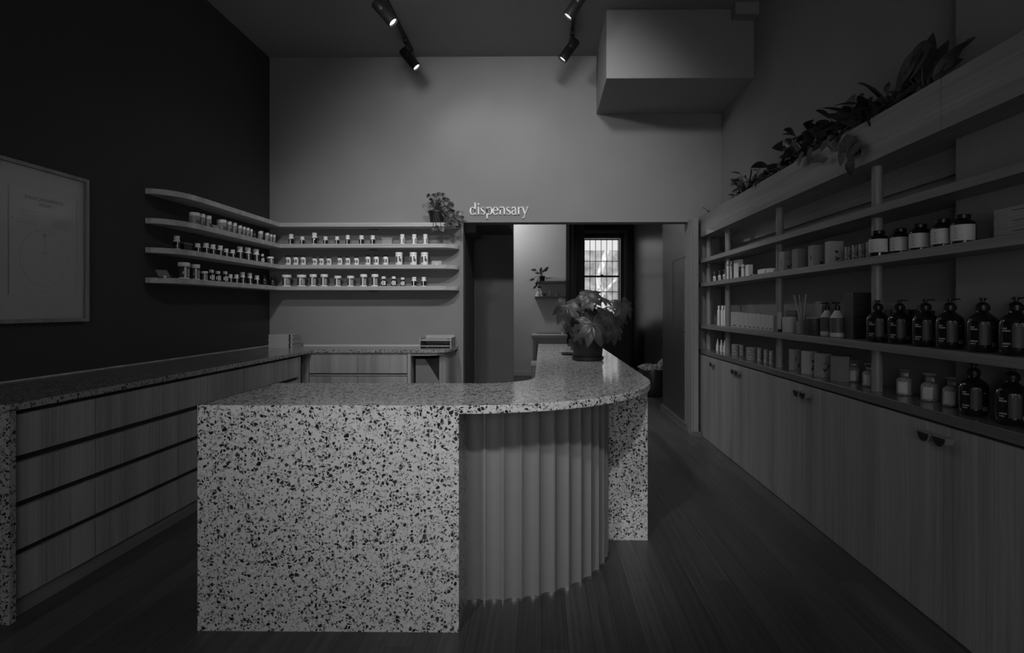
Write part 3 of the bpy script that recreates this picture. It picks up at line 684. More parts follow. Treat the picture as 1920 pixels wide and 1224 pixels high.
# candle cartons with printed marks
def mk_mark(style):
    def f(o, X, y0, y1, z, h, d):
        y = y0-.0006; mm = MB(); g = MB()
        cx_ = X+d*.5
        def tri(p1, p2, p3, M_=mm): M_.prismY([p1, p2, p3], y, y+.0005)
        def bar(x0, z0, x1, z1, w, M_=mm):
            dx, dz = x1-x0, z1-z0; l = math.hypot(dx, dz); nx, nz = -dz/l*w/2, dx/l*w/2
            M_.prismY([(x0+nx, z0+nz), (x1+nx, z1+nz), (x1-nx, z1-nz), (x0-nx, z0-nz)], y, y+.0005)
        if style == 0:
            bar(cx_-.022, z+h*.30, cx_-.006, z+h*.20, .009); bar(cx_-.008, z+h*.20, cx_+.026, z+h*.48, .007)
            for q in (0, .1): 
                for s_ in range(5):
                    a0 = 2.6-s_*.35; a1 = a0-.35; rr = .036
                    bar(cx_+rr*math.cos(a0)*.9, z+h*(.50+q)+rr*math.sin(a0)*.5, cx_+rr*math.cos(a1)*.9, z+h*(.50+q)+rr*math.sin(a1)*.5, .003, g)
            mm.box(X-.0006, X, y0+d*.4, y0+d*.5, z+h*.28, z+h*.55)
        elif style == 1:
            bar(cx_-.02, z+h*.35, cx_+.02, z+h*.42, .003, g); bar(cx_-.01, z+h*.55, cx_+.012, z+h*.5, .003, g)
        elif style == 2:
            tri((cx_+.0, z+h*.12), (cx_+.022, z+h*.14), (cx_+.012, z+h*.28)); bar(cx_+.006, z+h*.16, cx_+.0, z+h*.28, .007)
            for q in range(4): bar(cx_+.0+.003*q, z+h*(.4+.13*q), cx_+.022, z+h*(.44+.13*q), .003, g)
            tri((X-.0006, 0), (X-.0006, 0), (X-.0006, 0)) if False else None
            mm.box(X-.0006, X, (y0+y1)/2-.008, (y0+y1)/2+.004, z+h*.35, z+h*.55)
        else:
            tri((cx_-.006, z+h*.52), (cx_+.014, z+h*.56), (cx_+.0, z+h*.46)); bar(cx_-.010, z+h*.58, cx_+.010, z+h*.54, .010)
            bar(cx_-.004, z+h*.36, cx_+.006, z+h*.16, .006); bar(cx_-.006, z+h*.2, cx_+.018, z+h*.29, .010)
        if mm.v: obj('printed_mark', mm, 'print_', o)
        if g.v: obj('printed_lines', g, 'greyprint', o)
    return f
nmk = ['with a tick and arcs', 'plain speckled', 'with scattered petal prints', 'with two black shapes']
for k, (a, e, yt, yb_, m, st) in enumerate([(1460,1469.5,468,505.5,'card',0),(1484.5,1495.7,463,502,'card2',1),(1515,1525,455,496.5,'card',2),(1546.5,1555,447,491,'paper',3)]):
    carton('candle_carton', 'upright grey carton %s, left of bottles on middle right shelf' % nmk[st], 'carton', a, e, 1.76, zB, yt, yb_, m, .088, 'candle cartons', mk_mark(st))
for k, (a, e, yt, yb_, m) in enumerate([(1583,1588,456,485.5,'mandala'),(1596.5,1602,453,484,'mandala'),(1609,1615,451,482,'mandala'),(1623,1629,446,479,'mandala')]):
    def mk(o, X, y0, y1, z, h, d, k=k):
        g = MB(); c = (X+d*.5, z+h*.45)
        for q in range(12):
            a0 = 2*PI*q/12
            g.prismY([(c[0]+.006*math.cos(a0-.25), c[1]+.006*math.sin(a0-.25)), (c[0]+.017*math.cos(a0), c[1]+.017*math.sin(a0)), (c[0]+.006*math.cos(a0+.25), c[1]+.006*math.sin(a0+.25))], y0-.0007, y0-.0001)
        g.prismY([(c[0]+.005*math.cos(2*PI*q/10), c[1]+.005*math.sin(2*PI*q/10)) for q in range(10)], y0-.0007, y0-.0001)
        obj('printed_flower', g, 'print_' if k in (1, 3) else 'greyprint', o)
    carton('tea_carton', 'small floral-print carton, %s from left beside amber bottles on middle right shelf' % ORD[k], 'carton', a, e, 1.775, zB, yt, yb_, m, .045, 'floral tea cartons', mk)
# squat amber bottles with white labels
for k, (px, w, yt, yb_) in enumerate([(1647.5,32,429,475),(1688,32,422,470),(1725,36,414,464),(1767.5,39,404,459),(1806,37,403,453)]):
    o, c, t = bottle('amber_bottle', 'squat amber bottle with white label, %s from left on middle right shelf' % ORD[k], px, 1.80 if k else 1.738, zB, None, None, 'squat amber bottles with white labels')
    r = .0455; h = .134
    obj('body', MB().lathe(c, [(r*.9,0),(r,.004),(r,.094),(r*.9,.103),(r*.5,.112),(r*.42,.116)], 28), 'amber', o)
    obj('cap', MB().lathe(c, [(r*.56,.114),(r*.62,.117),(r*.62,h-.003),(r*.55,h)], 24), 'pump', o)
    obj('label', MB().patch(c, r, PI-1.6, PI+2.1, .020, .088, 18), 'salt_label', o)
    g = MB()
    for q in range(5): g.patch(c, r+.0007, PI+.15, PI+.5-.06*(q % 2), .032+q*.010, .034+q*.010, 4)
    obj('label_text', g, 'greyprint', o)
# stacked flat boxes
for k in range(3):
    z = zB+k*.0385; a, _ = onX(1863, 1.76)
    o = thing('flat_box', 'flat grey gift box, %s of three stacked at right end of middle shelf' % ['lowest', 'middle one', 'topmost'][k], 'box', (1.80, 2.1, z), 'stacked flat boxes')
    obj('box_base', MB().box(1.7615, 1.842, 1.902, a.y-.0015, z, z+.030), 'card', o, bevel=.001)
    obj('box_lid', MB().box(1.76, 1.844, 1.90, a.y, z+.012, z+.038), 'card', o, bevel=.001)
    obj('box_print', MB().box(1.7593, 1.76, a.y-.17, a.y-.09, z+.022, z+.0245), 'print_', o)
# shelf C: slim white bottles
for k, px in enumerate((1347.8, 1354.6, 1359.8)):
    o, c, t = bottle('spray_bottle', 'slim white spray bottle, %s of three on shelf above worktop far end' % ORD[k], px, 1.80-.01*k, zC_, None, None, 'slim white spray bottles')
    obj('body', MB().lathe(c, [(.014,0),(.016,.004),(.016,.15),(.008,.158)], 14), 'label', o)
    obj('cap', MB().lathe(c, [(.010,.158),(.010,.195),(.008,.20)], 12), 'white', o)
cs = [1370, 1384.3, 1392.6, 1402.3, 1410.6, 1417.2, 1426, 1434.9, 1440.8, 1450]
for k in range(9):
    yt, yb_ = (581.5, 609.5) if k < 3 else (585.5, 614)
    def mk(o, X, y0, y1, z, h, d):
        obj('printed_block', MB().box(X-.0006, X, y0+(y1-y0)*.25, y0+(y1-y0)*.75, z+h*.06, z+h*.16), 'greyprint', o)
    carton('skincare_carton', '%s printed white carton, %s from left on shelf above worktop' % ('taller' if k < 3 else 'shorter', ORD[k]), 'carton', cs[k], cs[k+1]-.5, 1.775, zC_, yt, yb_, 'lines', .05, 'white skincare cartons', mk)
o, c, t = bottle('cream_tube', 'pale cream tube standing on dark cap before a shelf post', 1462.5, 1.735, zC_, None, None)
obj('tube', MB().lathe(c, [(.012,.022),(.016,.026),(.019,.13),(.019,.145)], 16), 'paper', o); obj('cap', MB().lathe(c, [(.013,0),(.014,.022)], 16), 'pump', o)
o['category'] = 'tube'
def cyl(name, label, cat, px, X, z, r, h, m, rim=None, group=GR):
    p, t = onX(px, X); c = (X, p.y, z); o = thing(name, label, cat, c, group)
    obj('vessel', MB().lathe(c, [(r*.92,0),(r,.006),(r,h),(r*.93,h),(r*.93,h-.012),(0,h-.012)], 28), m, o)
    if rim: obj('rim', MB().lathe(c, [(r*1.01,h-.008),(r*1.02,h-.003),(r*1.0,h)], 28), rim, o)
    obj('wick', MB().tube([(c[0],c[1],z+h-.014),(c[0],c[1],z+h-.004)], .0012, 5), 'print_', o)
    return o, c
cyl('candle', 'pale ceramic candle right of the cream tube', 'candle', 1480, 1.765, zC_, .047, .112, 'wax')
o, c = cyl('candle', 'dark glass candle with lattice print beside reed diffuser', 'candle', 1526.5, 1.765, zC_, .047, .116, 'lattice2', 'card')
p, t = onX(1485, 1.88); o = thing('lidded_jar', 'grey lidded jar standing behind the pale candle', 'jar', (1.88, p.y, zC_))
obj('jar_body', MB().lathe((1.88,p.y,zC_), [(.036,0),(.038,.005),(.038,.12)], 24), 'card2', o); obj('jar_lid', MB().lathe((1.88,p.y,zC_), [(.042,.12),(.045,.123),(.045,.153),(.04,.157)], 24), 'card2', o)
p, t = onX(1505, 1.775); o = thing('reed_diffuser', 'grey reed diffuser with five pale reeds on right shelf', 'diffuser', (1.775, p.y, zC_))
obj('vessel', MB().obox((1.775, p.y), .033, .033, zC_, zC_+.088).lathe((1.775, p.y, zC_), [(.014,.088),(.014,.105),(.016,.108)], 16), 'card2', o, bevel=.004)
cc = Vector((1.775, p.y, zC_+.03)); rm = MB()
for (dx_, dy_) in ((-.02, .105), (-.03, .075), (.01, .06), (.01, -.03), (-.02, -.07)): rm.tube([cc, (cc.x+dx_*.6, cc.y+dy_*1.15, zC_+.268)], .0028, 6)
obj('reeds', rm, 'paper', o)
carton('gift_carton', 'large plain grey carton behind the white pump bottles', 'carton', 1529, 1541, 1.855, zC_, 551, 612, 'card', .085, None)
for k, (px, X) in enumerate(((1551, 1.80), (1570, 1.765))):
    o, c, t = bottle('lotion_bottle', 'white lotion bottle with dark printed label and black pump, %s' % ['left of the pair', 'right of the pair'][k], px, X, zC_, None, None, 'white lotion bottles')
    r = .040
    obj('body', MB().lathe(c, [(r*.85,0),(r,.006),(r,.115),(r*.93,.125),(r*.45,.155),(r*.42,.162)], 26), 'wax', o)
    obj('label', MB().patch(c, r, PI-1.7, PI+2.2, .030, .118, 18), pattern('lotion_label', .16, .035, 55, 'LINES') if k == 0 else bpy.data.materials['lotion_label'], o)
    obj('pump', MB().lathe(c, [(.016,.16),(.017,.163),(.014,.19),(.005,.192),(.005,.2),(.012,.202),(.013,.212),(.008,.214)], 16).box(c.x-.035, c.x, c.y-.005, c.y+.03, c.z+.203, c.z+.211), 'pump', o)
o = carton('large_gift_box', 'large charcoal box with lattice-printed top half beside shelf post', 'box', 1583.5, 1600, 1.765, zC_, 546, 632, 'darkbox', .10, None)
a, _ = onX(1583.5, 1.765); b_, _ = onX(1600, 1.765)
obj('lattice_print', MB().box(1.764, 1.866, b_.y-.001, a.y+.001, zC_+.135, zC_+.262), 'lattice', o)
obj('printed_lines', MB().box(1.785, 1.835, b_.y-.0022, b_.y-.001, zC_+.112, zC_+.1145).box(1.785, 1.845, b_.y-.0022, b_.y-.001, zC_+.098, zC_+.1005).box(1.785, 1.84, b_.y-.0022, b_.y-.001, zC_+.088, zC_+.0895), 'greyprint', o)
# large amber pump bottles
def pump_bottle(px, X, z, label, group, pump=True, sc_=1.0):
    o, c, t = bottle('pump_bottle', label, px, X, z, None, None, group)
    r = .053*sc_; H = .148*sc_
    obj('body', MB().lathe(c, [(r*.70,0),(r*.86,.003),(r*.98,.014),(r,.028),(r,H*.78),(r*.95,H*.88),(r*.72,H*.98),(r*.42,H*1.06),(r*.36,H*1.10),(r*.36,H*1.15)], 32), 'amber', o)
    zz = H*1.13
    pm = MB().lathe(c, [(r*.46,zz),(r*.47,zz+.003),(r*.47,zz+.020),(r*.40,zz+.023),(r*.3,zz+.030),(r*.13,zz+.034),(r*.13,zz+.040),(r*.26,zz+.042),(r*.24,zz+.050),(0,zz+.052)], 20)
    if pump: pm.tube([(c.x, c.y, c.z+zz+.046), (c.x+.012, c.y-.035, c.z+zz+.048), (c.x+.014, c.y-.044, c.z+zz+.045)], [.004,.0032,.0025], 6)
    obj('pump', pm, 'pump', o)
    f = math.atan2(-c.y, -c.x)   # printed face turned to the aisle
    obj('label', MB().patch(c, r, f-.22, f+.55, .030, H*.80, 8), 'amber_label', o)
    g = MB()
    g.patch(c, r+.0006, f-.80, f-.30, H*.60, H*.64, 4).patch(c, r+.0006, f-.80, f-.5, H*.66, H*.70, 3).patch(c, r+.0006, f-.80, f-.30, H*.28, H*.32, 4).patch(c, r+.0006, f-.80, f-.42, H*.22, H*.25, 3)
    g.patch(c, r+.0012, f-.10, f+.13, H*.80, H*.82, 3).patch(c, r+.0012, f+.0, f+.04, H*.73, H*.80, 2).patch(c, r+.0012, f+.22, f+.40, H*.80, H*.82, 3).patch(c, r+.0012, f+.36, f+.41, H*.73, H*.80, 2)
    g.patch(c, r+.0006, f+.65, f+.85, H*.66, H*.68, 3)
    obj('printed_text', g, 'card', o)
    obj('barcode_patch', MB().patch(c, r, f+.62, f+1.02, .024, .040, 5), 'card', o)
    g = MB()
    for q in range(6): g.patch(c, r+.0006, f+.68+q*.05, f+.70+q*.05, .0255, .0385, 1)
    obj('barcode_bars', g, 'print_', o)
    return o
wh = ['in front of the shelf post', 'second from the shelf post', 'third from the shelf post', 'fourth from the shelf post', 'second from right frame edge', 'at the right frame edge']
for k, (px, pmp) in enumerate([(1646, False), (1686.5, True), (1735, True), (1781, True), (1842.5, False), (1905, True)]):
    pump_bottle(px, 1.775 if k else 1.745, zC_, 'large dark amber pump bottle on right shelf, %s' % wh[k], 'large amber pump bottles', pmp)
pump_bottle(1826, 1.785, zD, 'large dark amber bottle on the timber worktop, right of stopper jars', 'large amber pump bottles', False, .97)
pump_bottle(1898, 1.785, zD, 'large dark amber bottle on the timber worktop at right frame edge', 'large amber pump bottles', False, 1.0)
for k, (px, X, w_) in enumerate(((1665, 1.84, .03), (1697, 1.88, .034), (1712, 1.90, .034))):
    p, t = onX(px, X); o = thing('black_tube', 'flat black squeeze tube standing behind amber bottles, %s from left' % ORD[k], 'tube', (X, p.y, zC_), 'black squeeze tubes')
    obj('tube_body', MB().add([(X-.012,p.y-w_*.7,zC_+.02),(X+.012,p.y-w_*.7,zC_+.02),(X+.012,p.y+w_*.7,zC_+.02),(X-.012,p.y+w_*.7,zC_+.02),(X-.003,p.y-w_,zC_+.17),(X+.003,p.y-w_,zC_+.17),(X+.003,p.y+w_,zC_+.17),(X-.003,p.y+w_,zC_+.17)],
        [(0,3,2,1),(4,5,6,7),(0,1,5,4),(1,2,6,5),(2,3,7,6),(3,0,4,7)]), 'darkbox', o, bevel=.002)
    obj('tube_cap', MB().obox((X,p.y), .013, w_*.7, zC_, zC_+.02), 'pump', o)
    obj('printed_text', MB().box(X-.0085, X-.008, p.y-.012, p.y+.008, zC_+.125, zC_+.14).box(X-.0095, X-.009, p.y-.018, p.y+.01, zC_+.075, zC_+.079), 'greyprint', o)
carton('black_carton', 'black carton behind the third amber pump bottle', 'carton', 1714, 1724, 1.845, zC_, 578, 640, 'darkbox', .075, None)
# worktop D
for k, px in enumerate((1345.6, 1352.7, 1359)):
    o, c, t = bottle('nozzle_bottle', 'tiny white nozzle bottle on worktop far end, %s from left' % ORD[k], px, 1.80, zD, None, None, 'tiny white nozzle bottles')
    obj('body', MB().lathe(c, [(.014,0),(.016,.004),(.016,.06),(.012,.072),(.008,.076)], 14), 'label', o)
    obj('nozzle', MB().lathe(c, [(.011,.076),(.011,.092),(.006,.096),(.005,.118),(.003,.122)], 12), 'white', o)
for k, (px, w, yt, yb_, m, X) in enumerate([(1379,14,641,662,'wavy',1.80),(1391,9,645,666,'wavy',1.83),(1409.5,20,647,669.5,'wavy',1.80),(1424,8,647,672.5,'mandala',1.795),(1436,8,650,675.5,'mandala',1.795),(1446,8,652,678,'mandala',1.79)]):
    p, t = onX(px, X); r = w/2/FP*t; h = (yb_-yt)/FP*t; c = (X, p.y, zD)
    kind = 'wavy-print round tin' if k < 3 else 'slim patterned tube tin'
    o = thing('patterned_tin', '%s on worktop left of hexagonal boxes, %s from left' % (kind, ORD[k]), 'tin', c, 'patterned tins')
    obj('tin_body', MB().lathe(c, [(r*.98,0),(r,.002),(r,h*.86)], 22), m, o)
    obj('tin_lid', MB().lathe(c, [(r*1.02,h*.86),(r*1.03,h*.88),(r*1.03,h*.99),(r*.98,h)], 22), m if k > 2 else 'card', o)
for k, (px, w, yt, yb_, m, st) in enumerate([(1492,24,651,690,'card',2),(1519,31,654,697,'paper',3),(1544.5,33,658.5,703,'card',0),(1577,36,662,709,'card2',1)]):
    X = 1.81 if k != 1 else 1.80
    p, t = onX(px, X); r = w/2/FP*t*1.02; h = (yb_-yt)/FP*t; c = (X, p.y, zD)
    o = thing('hexagonal_box', 'hexagonal grey box %s on worktop before stopper jars' % nmk[st], 'box', c, 'hexagonal candle boxes')
    a0 = math.atan2(-p.y, -X)+.30
    hx = [(X+r*math.cos(a0+PI/6+PI/3*q), p.y+r*math.sin(a0+PI/6+PI/3*q)) for q in range(6)]
    obj('box', MB().prism(hx, zD, zD+h*.985), m, o, bevel=.001)
    obj('box_top', MB().prism([(X+(q[0]-X)*1.012, p.y+(q[1]-p.y)*1.012) for q in hx], zD+h*.97, zD+h), m, o, bevel=.001)
    f = Vector((math.cos(a0), math.sin(a0), 0)); s_ = Vector((-f.y, f.x, 0)); pc = Vector(c)+f*(r*.868)
    def fp(u, v): return pc+s_*u+Vector((0,0,v*h))
    g = MB()
    def bar3(u0, v0, u1, v1, w_):
        a_, b2 = fp(u0, v0), fp(u1, v1); dd = (b2-a_).normalized(); nn = dd.cross(f)*(w_/2)
        e = f*.0007; g.add([a_-nn, a_+nn, b2+nn, b2-nn, a_-nn+e, a_+nn+e, b2+nn+e, b2-nn+e], [(4,5,6,7),(0,1,5,4),(1,2,6,5),(2,3,7,6),(3,0,4,7)])
    if st == 0:
        bar3(-.018, .36, -.006, .24, .009); bar3(-.008, .24, .020, .52, .007)
        for q in range(4): bar3(-.02+q*.01, .56+.05*(1-abs(q-1.5)), -.01+q*.01, .56+.05*(1-abs(q-.5)), .003)
    elif st == 3: bar3(-.004, .6, .010, .52, .011); bar3(-.004, .24, .008, .40, .006); bar3(-.006, .2, .014, .27, .008)
    elif st == 2: bar3(.006, .14, .012, .34, .009); bar3(-.012, .45, -.006, .62, .005)
    if g.v: obj('printed_mark', g, 'print_', o)
for k, (px, w, yt, yb_) in enumerate([(1601,23,675,716),(1630.5,22,680,723),(1696,27,691,739),(1743.5,28,699,750),(1785,30,707,763)]):
    X = 1.845 if k else 1.87; p, t = onX(px, X); c = Vector((X, p.y, zD)); r = .0365; h = .132
    o = thing('salt_jar', 'glass stopper jar of pale salts, %s from left on the timber worktop' % ORD[k], 'jar', c, 'glass stopper jars of salts')
    obj('jar_glass', MB().lathe(c, [(r*.85,0),(r,.005),(r,.072),(r*.85,.082),(r*.5,.09),(r*.5,.105),(r*.62,.110)], 24), 'clear', o)
    obj('salts', MB().lathe(c, [(r*.84,.004),(r*.93,.01),(r*.93,.068),(r*.75,.078),(r*.42,.084)], 20), 'salt', o)
    obj('stopper', MB().lathe(c, [(r*.46,.098),(r*.48,.112),(r*.4,.116),(r*.75,.124),(r*.78,.129),(r*.6,h)], 20), 'clear', o)
    f = math.atan2(-c.y, -c.x)
    obj('label', MB().patch(c, r, f-.85, f+.35, .012, .068, 9), 'salt_label', o)

# ================================================================ plants
def fan_leaf(mb, c, nrm, up, size, lobes=8, spread=4.3):
    """palmate leaf: pointed lobes radiating from the stalk end"""
    nrm = Vector(nrm).normalized(); up = Vector(up); up = (up-nrm*up.dot(nrm)).normalized(); sd = nrm.cross(up)
    for k in range(lobes):
        a = -spread/2+spread*k/(lobes-1)
        d = up*math.cos(a)+sd*math.sin(a)
        L = size*(1.0-.28*abs(a)/(spread/2))*random.uniform(.92, 1.06)
        mb.leaf(Vector(c)+nrm*random.uniform(-.002, .002), d, nrm, L, L*.40, droop=.55, fold=.25, n=8, point=1.2)
pp_, pt = onY(1102, 4.52); PC = Vector((pp_.x, 4.52, CT))
fp_ = thing('potted_fatsia', 'big-leaved potted fatsia in black pot on counter wing', 'plant', PC)
obj('pot', MB().lathe(PC, [(.100,0.012),(.112,.03),(.135,.275),(.142,.28),(.142,.30),(.128,.30),(.125,.27),(0,.27)], 36), 'pot', fp_)
obj('saucer', MB().lathe(PC, [(.105,0),(.122,.006),(.126,.03),(.118,.03),(.112,.012),(0,.012)], 36), 'pot', fp_)
obj('soil', MB().lathe(PC, [(.122,.268),(.06,.28),(0,.282)], 24), 'soil', fp_)
fol = MB(); stm = MB()
LV = [((1103,553),4.45,(-.15,-.75,.62),(-.1,-.5,-.8),.155), ((1061,572),4.42,(-.35,-.85,.35),(-.25,-.2,-1),.175), ((1110,607),4.30,(.05,-.9,.35),(.1,-.1,-1),.185),
      ((1167,569),4.48,(.35,-.80,.45),(.3,-.1,-1),.150), ((1085,590),4.50,(-.3,-.7,.6),(-.8,-.2,-.5),.150), ((1140,595),4.45,(.4,-.75,.5),(.8,-.2,-.6),.160),
      ((1120,580),4.62,(.1,-.5,.85),(.3,-.6,-.3),.150), ((1130,560),4.75,(.2,-.3,.9),(.4,.3,-.5),.130), ((1075,600),4.65,(-.5,-.6,.4),(-.4,0,-1),.150),
      ((1150,615),4.45,(.4,-.8,.2),(.5,0,-1),.150), ((1088,620),4.38,(-.3,-.9,.2),(-.3,0,-1),.120), ((1105,545),4.65,(.2,-.2,.95),(.7,.1,.3),.140), ((1070,565),4.6,(-.3,-.3,.9),(.2,-.2,.9),.13),
      ((1095,575),4.55,(-.1,-.8,.5),(-.3,0,-1),.16), ((1128,622),4.42,(.2,-.9,.2),(.3,0,-1),.13), ((1155,590),4.7,(.3,-.6,.6),(.6,0,-.7),.14), ((1078,640),4.55,(-.4,-.8,.1),(-.2,0,-1),.10), ((1118,590),4.7,(0,-.6,.7),(.1,0,-1),.16)]
for (px_, Y, nrm, up, s_) in LV:
    c, _ = onY(px_[0], Y, px_[1]); fan_leaf(fol, c, nrm, up, s_)
    b0 = PC+Vector((random.uniform(-.04,.04), random.uniform(-.04,.04), .27))
    mid = (b0+c)/2+Vector((0,0,.05)); stm.tube([b0, mid, c], [.006,.005,.003], 6)
obj('leaves', fol, 'leaf', fp_); obj('stems', stm, 'stem', fp_)
# black oval tray beside the pot
o_, _ = onY(1066, 5.05)
tr_ = MB(); P = []
ty = thing('oval_tray', 'small black oval tray lying left behind the fatsia pot', 'tray', (o_.x, 5.05, CT))
n = 24
for (r_, z_) in ((.75, .001), (1.0, .014), (.94, .014), (.72, .006)):
    for k in range(n): P.append((o_.x+.075*r_*math.cos(2*PI*k/n), 5.05+.10*r_*math.sin(2*PI*k/n), CT+z_))
F = [(i*n+k, i*n+(k+1)%n, (i+1)*n+(k+1)%n, (i+1)*n+k) for i in range(3) for k in range(n)]+[tuple(range(n))[::-1], tuple(3*n+k for k in range(n))]
obj('dish', MB().add(P, F), 'pump', ty, smooth=True)
obj('dish_contents', MB().leaf((o_.x-.04, 5.02, CT+.012), (1,.2,0), (0,0,1), .09, .04, .1), 'leaf_d', ty)

def bushy(name, label, c, spread, n, L, Wd, m, droop=.5, dirbias=(0,0,.6), seed=1, extra=None, stemlen=.12, potr=.07, showpot=False, loc=None, sides=None):
    rnd = random.Random(seed)
    t = thing(name, label, 'plant', loc or c)
    f = MB(); s = MB(); c = Vector(c)
    for k in range(n):
        a = rnd.uniform(0, 2*PI); 
        d = Vector((math.cos(a)*spread[0], math.sin(a)*spread[1], rnd.uniform(0, spread[2])))+Vector(dirbias)*rnd.uniform(0, .15)
        e = c+d
        if e.x > 1.93: e.x = 1.93-rnd.uniform(0, .05)
        l = L*rnd.uniform(.7, 1.15)
        nd = Vector((rnd.uniform(-.6, -.1), rnd.uniform(-.9, -.2), rnd.uniform(.2, .9)))
        dd = Vector((d.x+rnd.uniform(-.06, .03), d.y+rnd.uniform(-.08, .08), rnd.uniform(-.12, .08)))
        if e.x+dd.normalized().x*l > 1.93: dd.x = -abs(dd.x)
        f.leaf(e, dd, nd, l, Wd*l/L, droop, .2)
        s.tube([c+Vector((0,0,-.02)), (c+e)/2+Vector((0,0,.02)), e], [.003,.0025,.002], 5)
    if extra: extra(f, s, c)
    for q in (f, s): q.v = [(min(v[0], 1.938), v[1], v[2]) for v in q.v]
    obj('leaves', f, m, t); obj('stems', s, 'stem', t)
    return t
# trailing plant on the top back-wall shelf
pc, t_ = onY(819, YB-.10); pc.z = tiers[0]
tp = thing('hanging_pothos', 'trailing plant in black pot on right end of top shelf', 'plant', pc)
ph = .137; 
obj('pot', MB().lathe(pc, [(.062,0),(.068,.004),(.083,.115),(.092,.117),(.092,ph),(.083,ph),(.08,.12),(0,.12)], 28), 'pot', tp)
f = MB(); s = MB(); rnd = random.Random(4)
LL = [((803,366),.05),((808,372),.06),((815,366),.07),((822,364),.07),((830,372),.08),((812,380),.07),((826,382),.08),((838,376),.09),((845,384),.10),((836,392),.10),((846,396),.09),((853,404),.09),((842,408),.10),((850,414),.12),((862,399),.08),((866,408),.06),((869,414),.05),((858,420),.09),((820,378),.08),((806,386),.05),((833,400),.08),((818,427),.07),((828,428),.07),((812,431),.05),((840,420),.08),((831,365),.06)]
for (q, l) in LL:
    Y = YB-.10+rnd.uniform(-.10, .02) if q[1] < 410 else YB-.24+rnd.uniform(-.02, .02)
    if q[0] > 835: Y = min(Y, YB-.08)
    e, _ = onY(q[0], Y, q[1]+0)
    d = Vector((rnd.uniform(-.7, .9), rnd.uniform(-.4, 0), rnd.uniform(-.9, .1)))
    f.leaf(e-d.normalized()*l*.5, d, (rnd.uniform(-.4,.4), -1, rnd.uniform(0,.6)), l*1.15, l*.75, .3, .2)
    s.tube([pc+Vector((0,-.01,ph-.01)), (pc+e)/2+Vector((0,-.07,.11)), e], .0025, 5)
obj('leaves', f, 'leaf_v', tp); obj('stems', s, 'stem', tp)

TZ = 2.335
def tpos(px, X=1.80): p, t = onX(px, X); return Vector((X, p.y, TZ))
bushy('sprig_plant', 'wispy sprigs at far end of the planter trough', tpos(1333)+Vector((0,0,-.03)), (.05,.12,.07), 14, .05, .012, 'leaf_d', seed=2)
bushy('fern_plant', 'small dense dark fern near far end of planter trough', tpos(1402)+Vector((0,0,-.01)), (.08,.22,.13), 130, .09, .018, 'leaf_d', .5, seed=3)
bushy('rubber_plant', 'low plant with rounded dark leaves beside the fern in trough', tpos(1445)+Vector((0,0,-.02)), (.08,.13,.10), 22, .12, .085, 'leaf_d', .6, seed=5)
bushy('dense_pothos', 'dense dark round-leaved plant in middle of planter trough', tpos(1515)+Vector((0,0,-.02)), (.09,.19,.20), 60, .11, .085, 'leaf_d', .6, seed=6)
def trail(f, s, c):
    rnd = random.Random(11)
    P = []
    for q, X in (((1530,262),1.74),((1545,268),1.68),((1556,276),1.665),((1566,284),1.66),((1578,276),1.66),((1592,292),1.66),((1598,308),1.66)):
        p, _ = onX(q[0], X, q[1]); P.append(p)
    s.tube(P, .003, 5)
    for q, l, d in (((1585,268),.13,(0,-1,-.1)),((1600,285),.12,(0,-1,-.5)),((1578,292),.11,(0,.6,-.8)),((1594,312),.09,(0,-.1,-1)),((1604,278),.09,(0,-1,.1)),((1545,272),.09,(0,-.5,.1))):
        p, _ = onX(q[0], 1.655, q[1]); f.leaf(p-Vector(d).normalized()*l*.5, d, (-1, -.3, .3), l*1.1, l*.75, .15, .2)
    P = [onX(a, X, b)[0] for a, b, X in ((1510,290,1.70),(1520,296,1.665),(1530,304,1.66),(1548,302,1.66))]
    s.tube(P, .003, 5)
    for q, l, d in (((1500,298),.12,(0,1,-.5)),((1518,290),.10,(0,.4,-.9)),((1528,298),.09,(0,-.8,-.4)),((1546,300),.06,(0,-1,0)),((1568,270),.10,(0,-.6,.5))):
        p, _ = onX(q[0], 1.655, q[1]); f.leaf(p-Vector(d).normalized()*l*.5, d, (-1, -.3, .3), l*1.1, l*.6, .15, .2)
    for q, l, d in (((1570,235),.17,(0,1,-.05)),((1590,200),.13,(0,-.7,1)),((1602,225),.12,(0,.3,1)),((1560,262),.12,(0,.8,.1))):
        p, _ = onX(q[0], 1.75, q[1]); f.leaf(p-Vector(d).normalized()*l*.5, d, (-1, -.4, .4), l*1.1, l*.7, .25, .2)
bushy('variegated_pothos', 'variegated pothos trailing over the front of planter trough', tpos(1582)+Vector((0,0,-.02)), (.08,.16,.15), 30, .11, .07, 'leaf_t', .5, seed=8, extra=trail)
bushy('spiky_plant', 'spiky narrow-leaved plant right of the variegated pothos in trough', tpos(1635)+Vector((0,0,-.01)), (.08,.17,.12), 44, .19, .042, 'leaf_d', .5, seed=9)
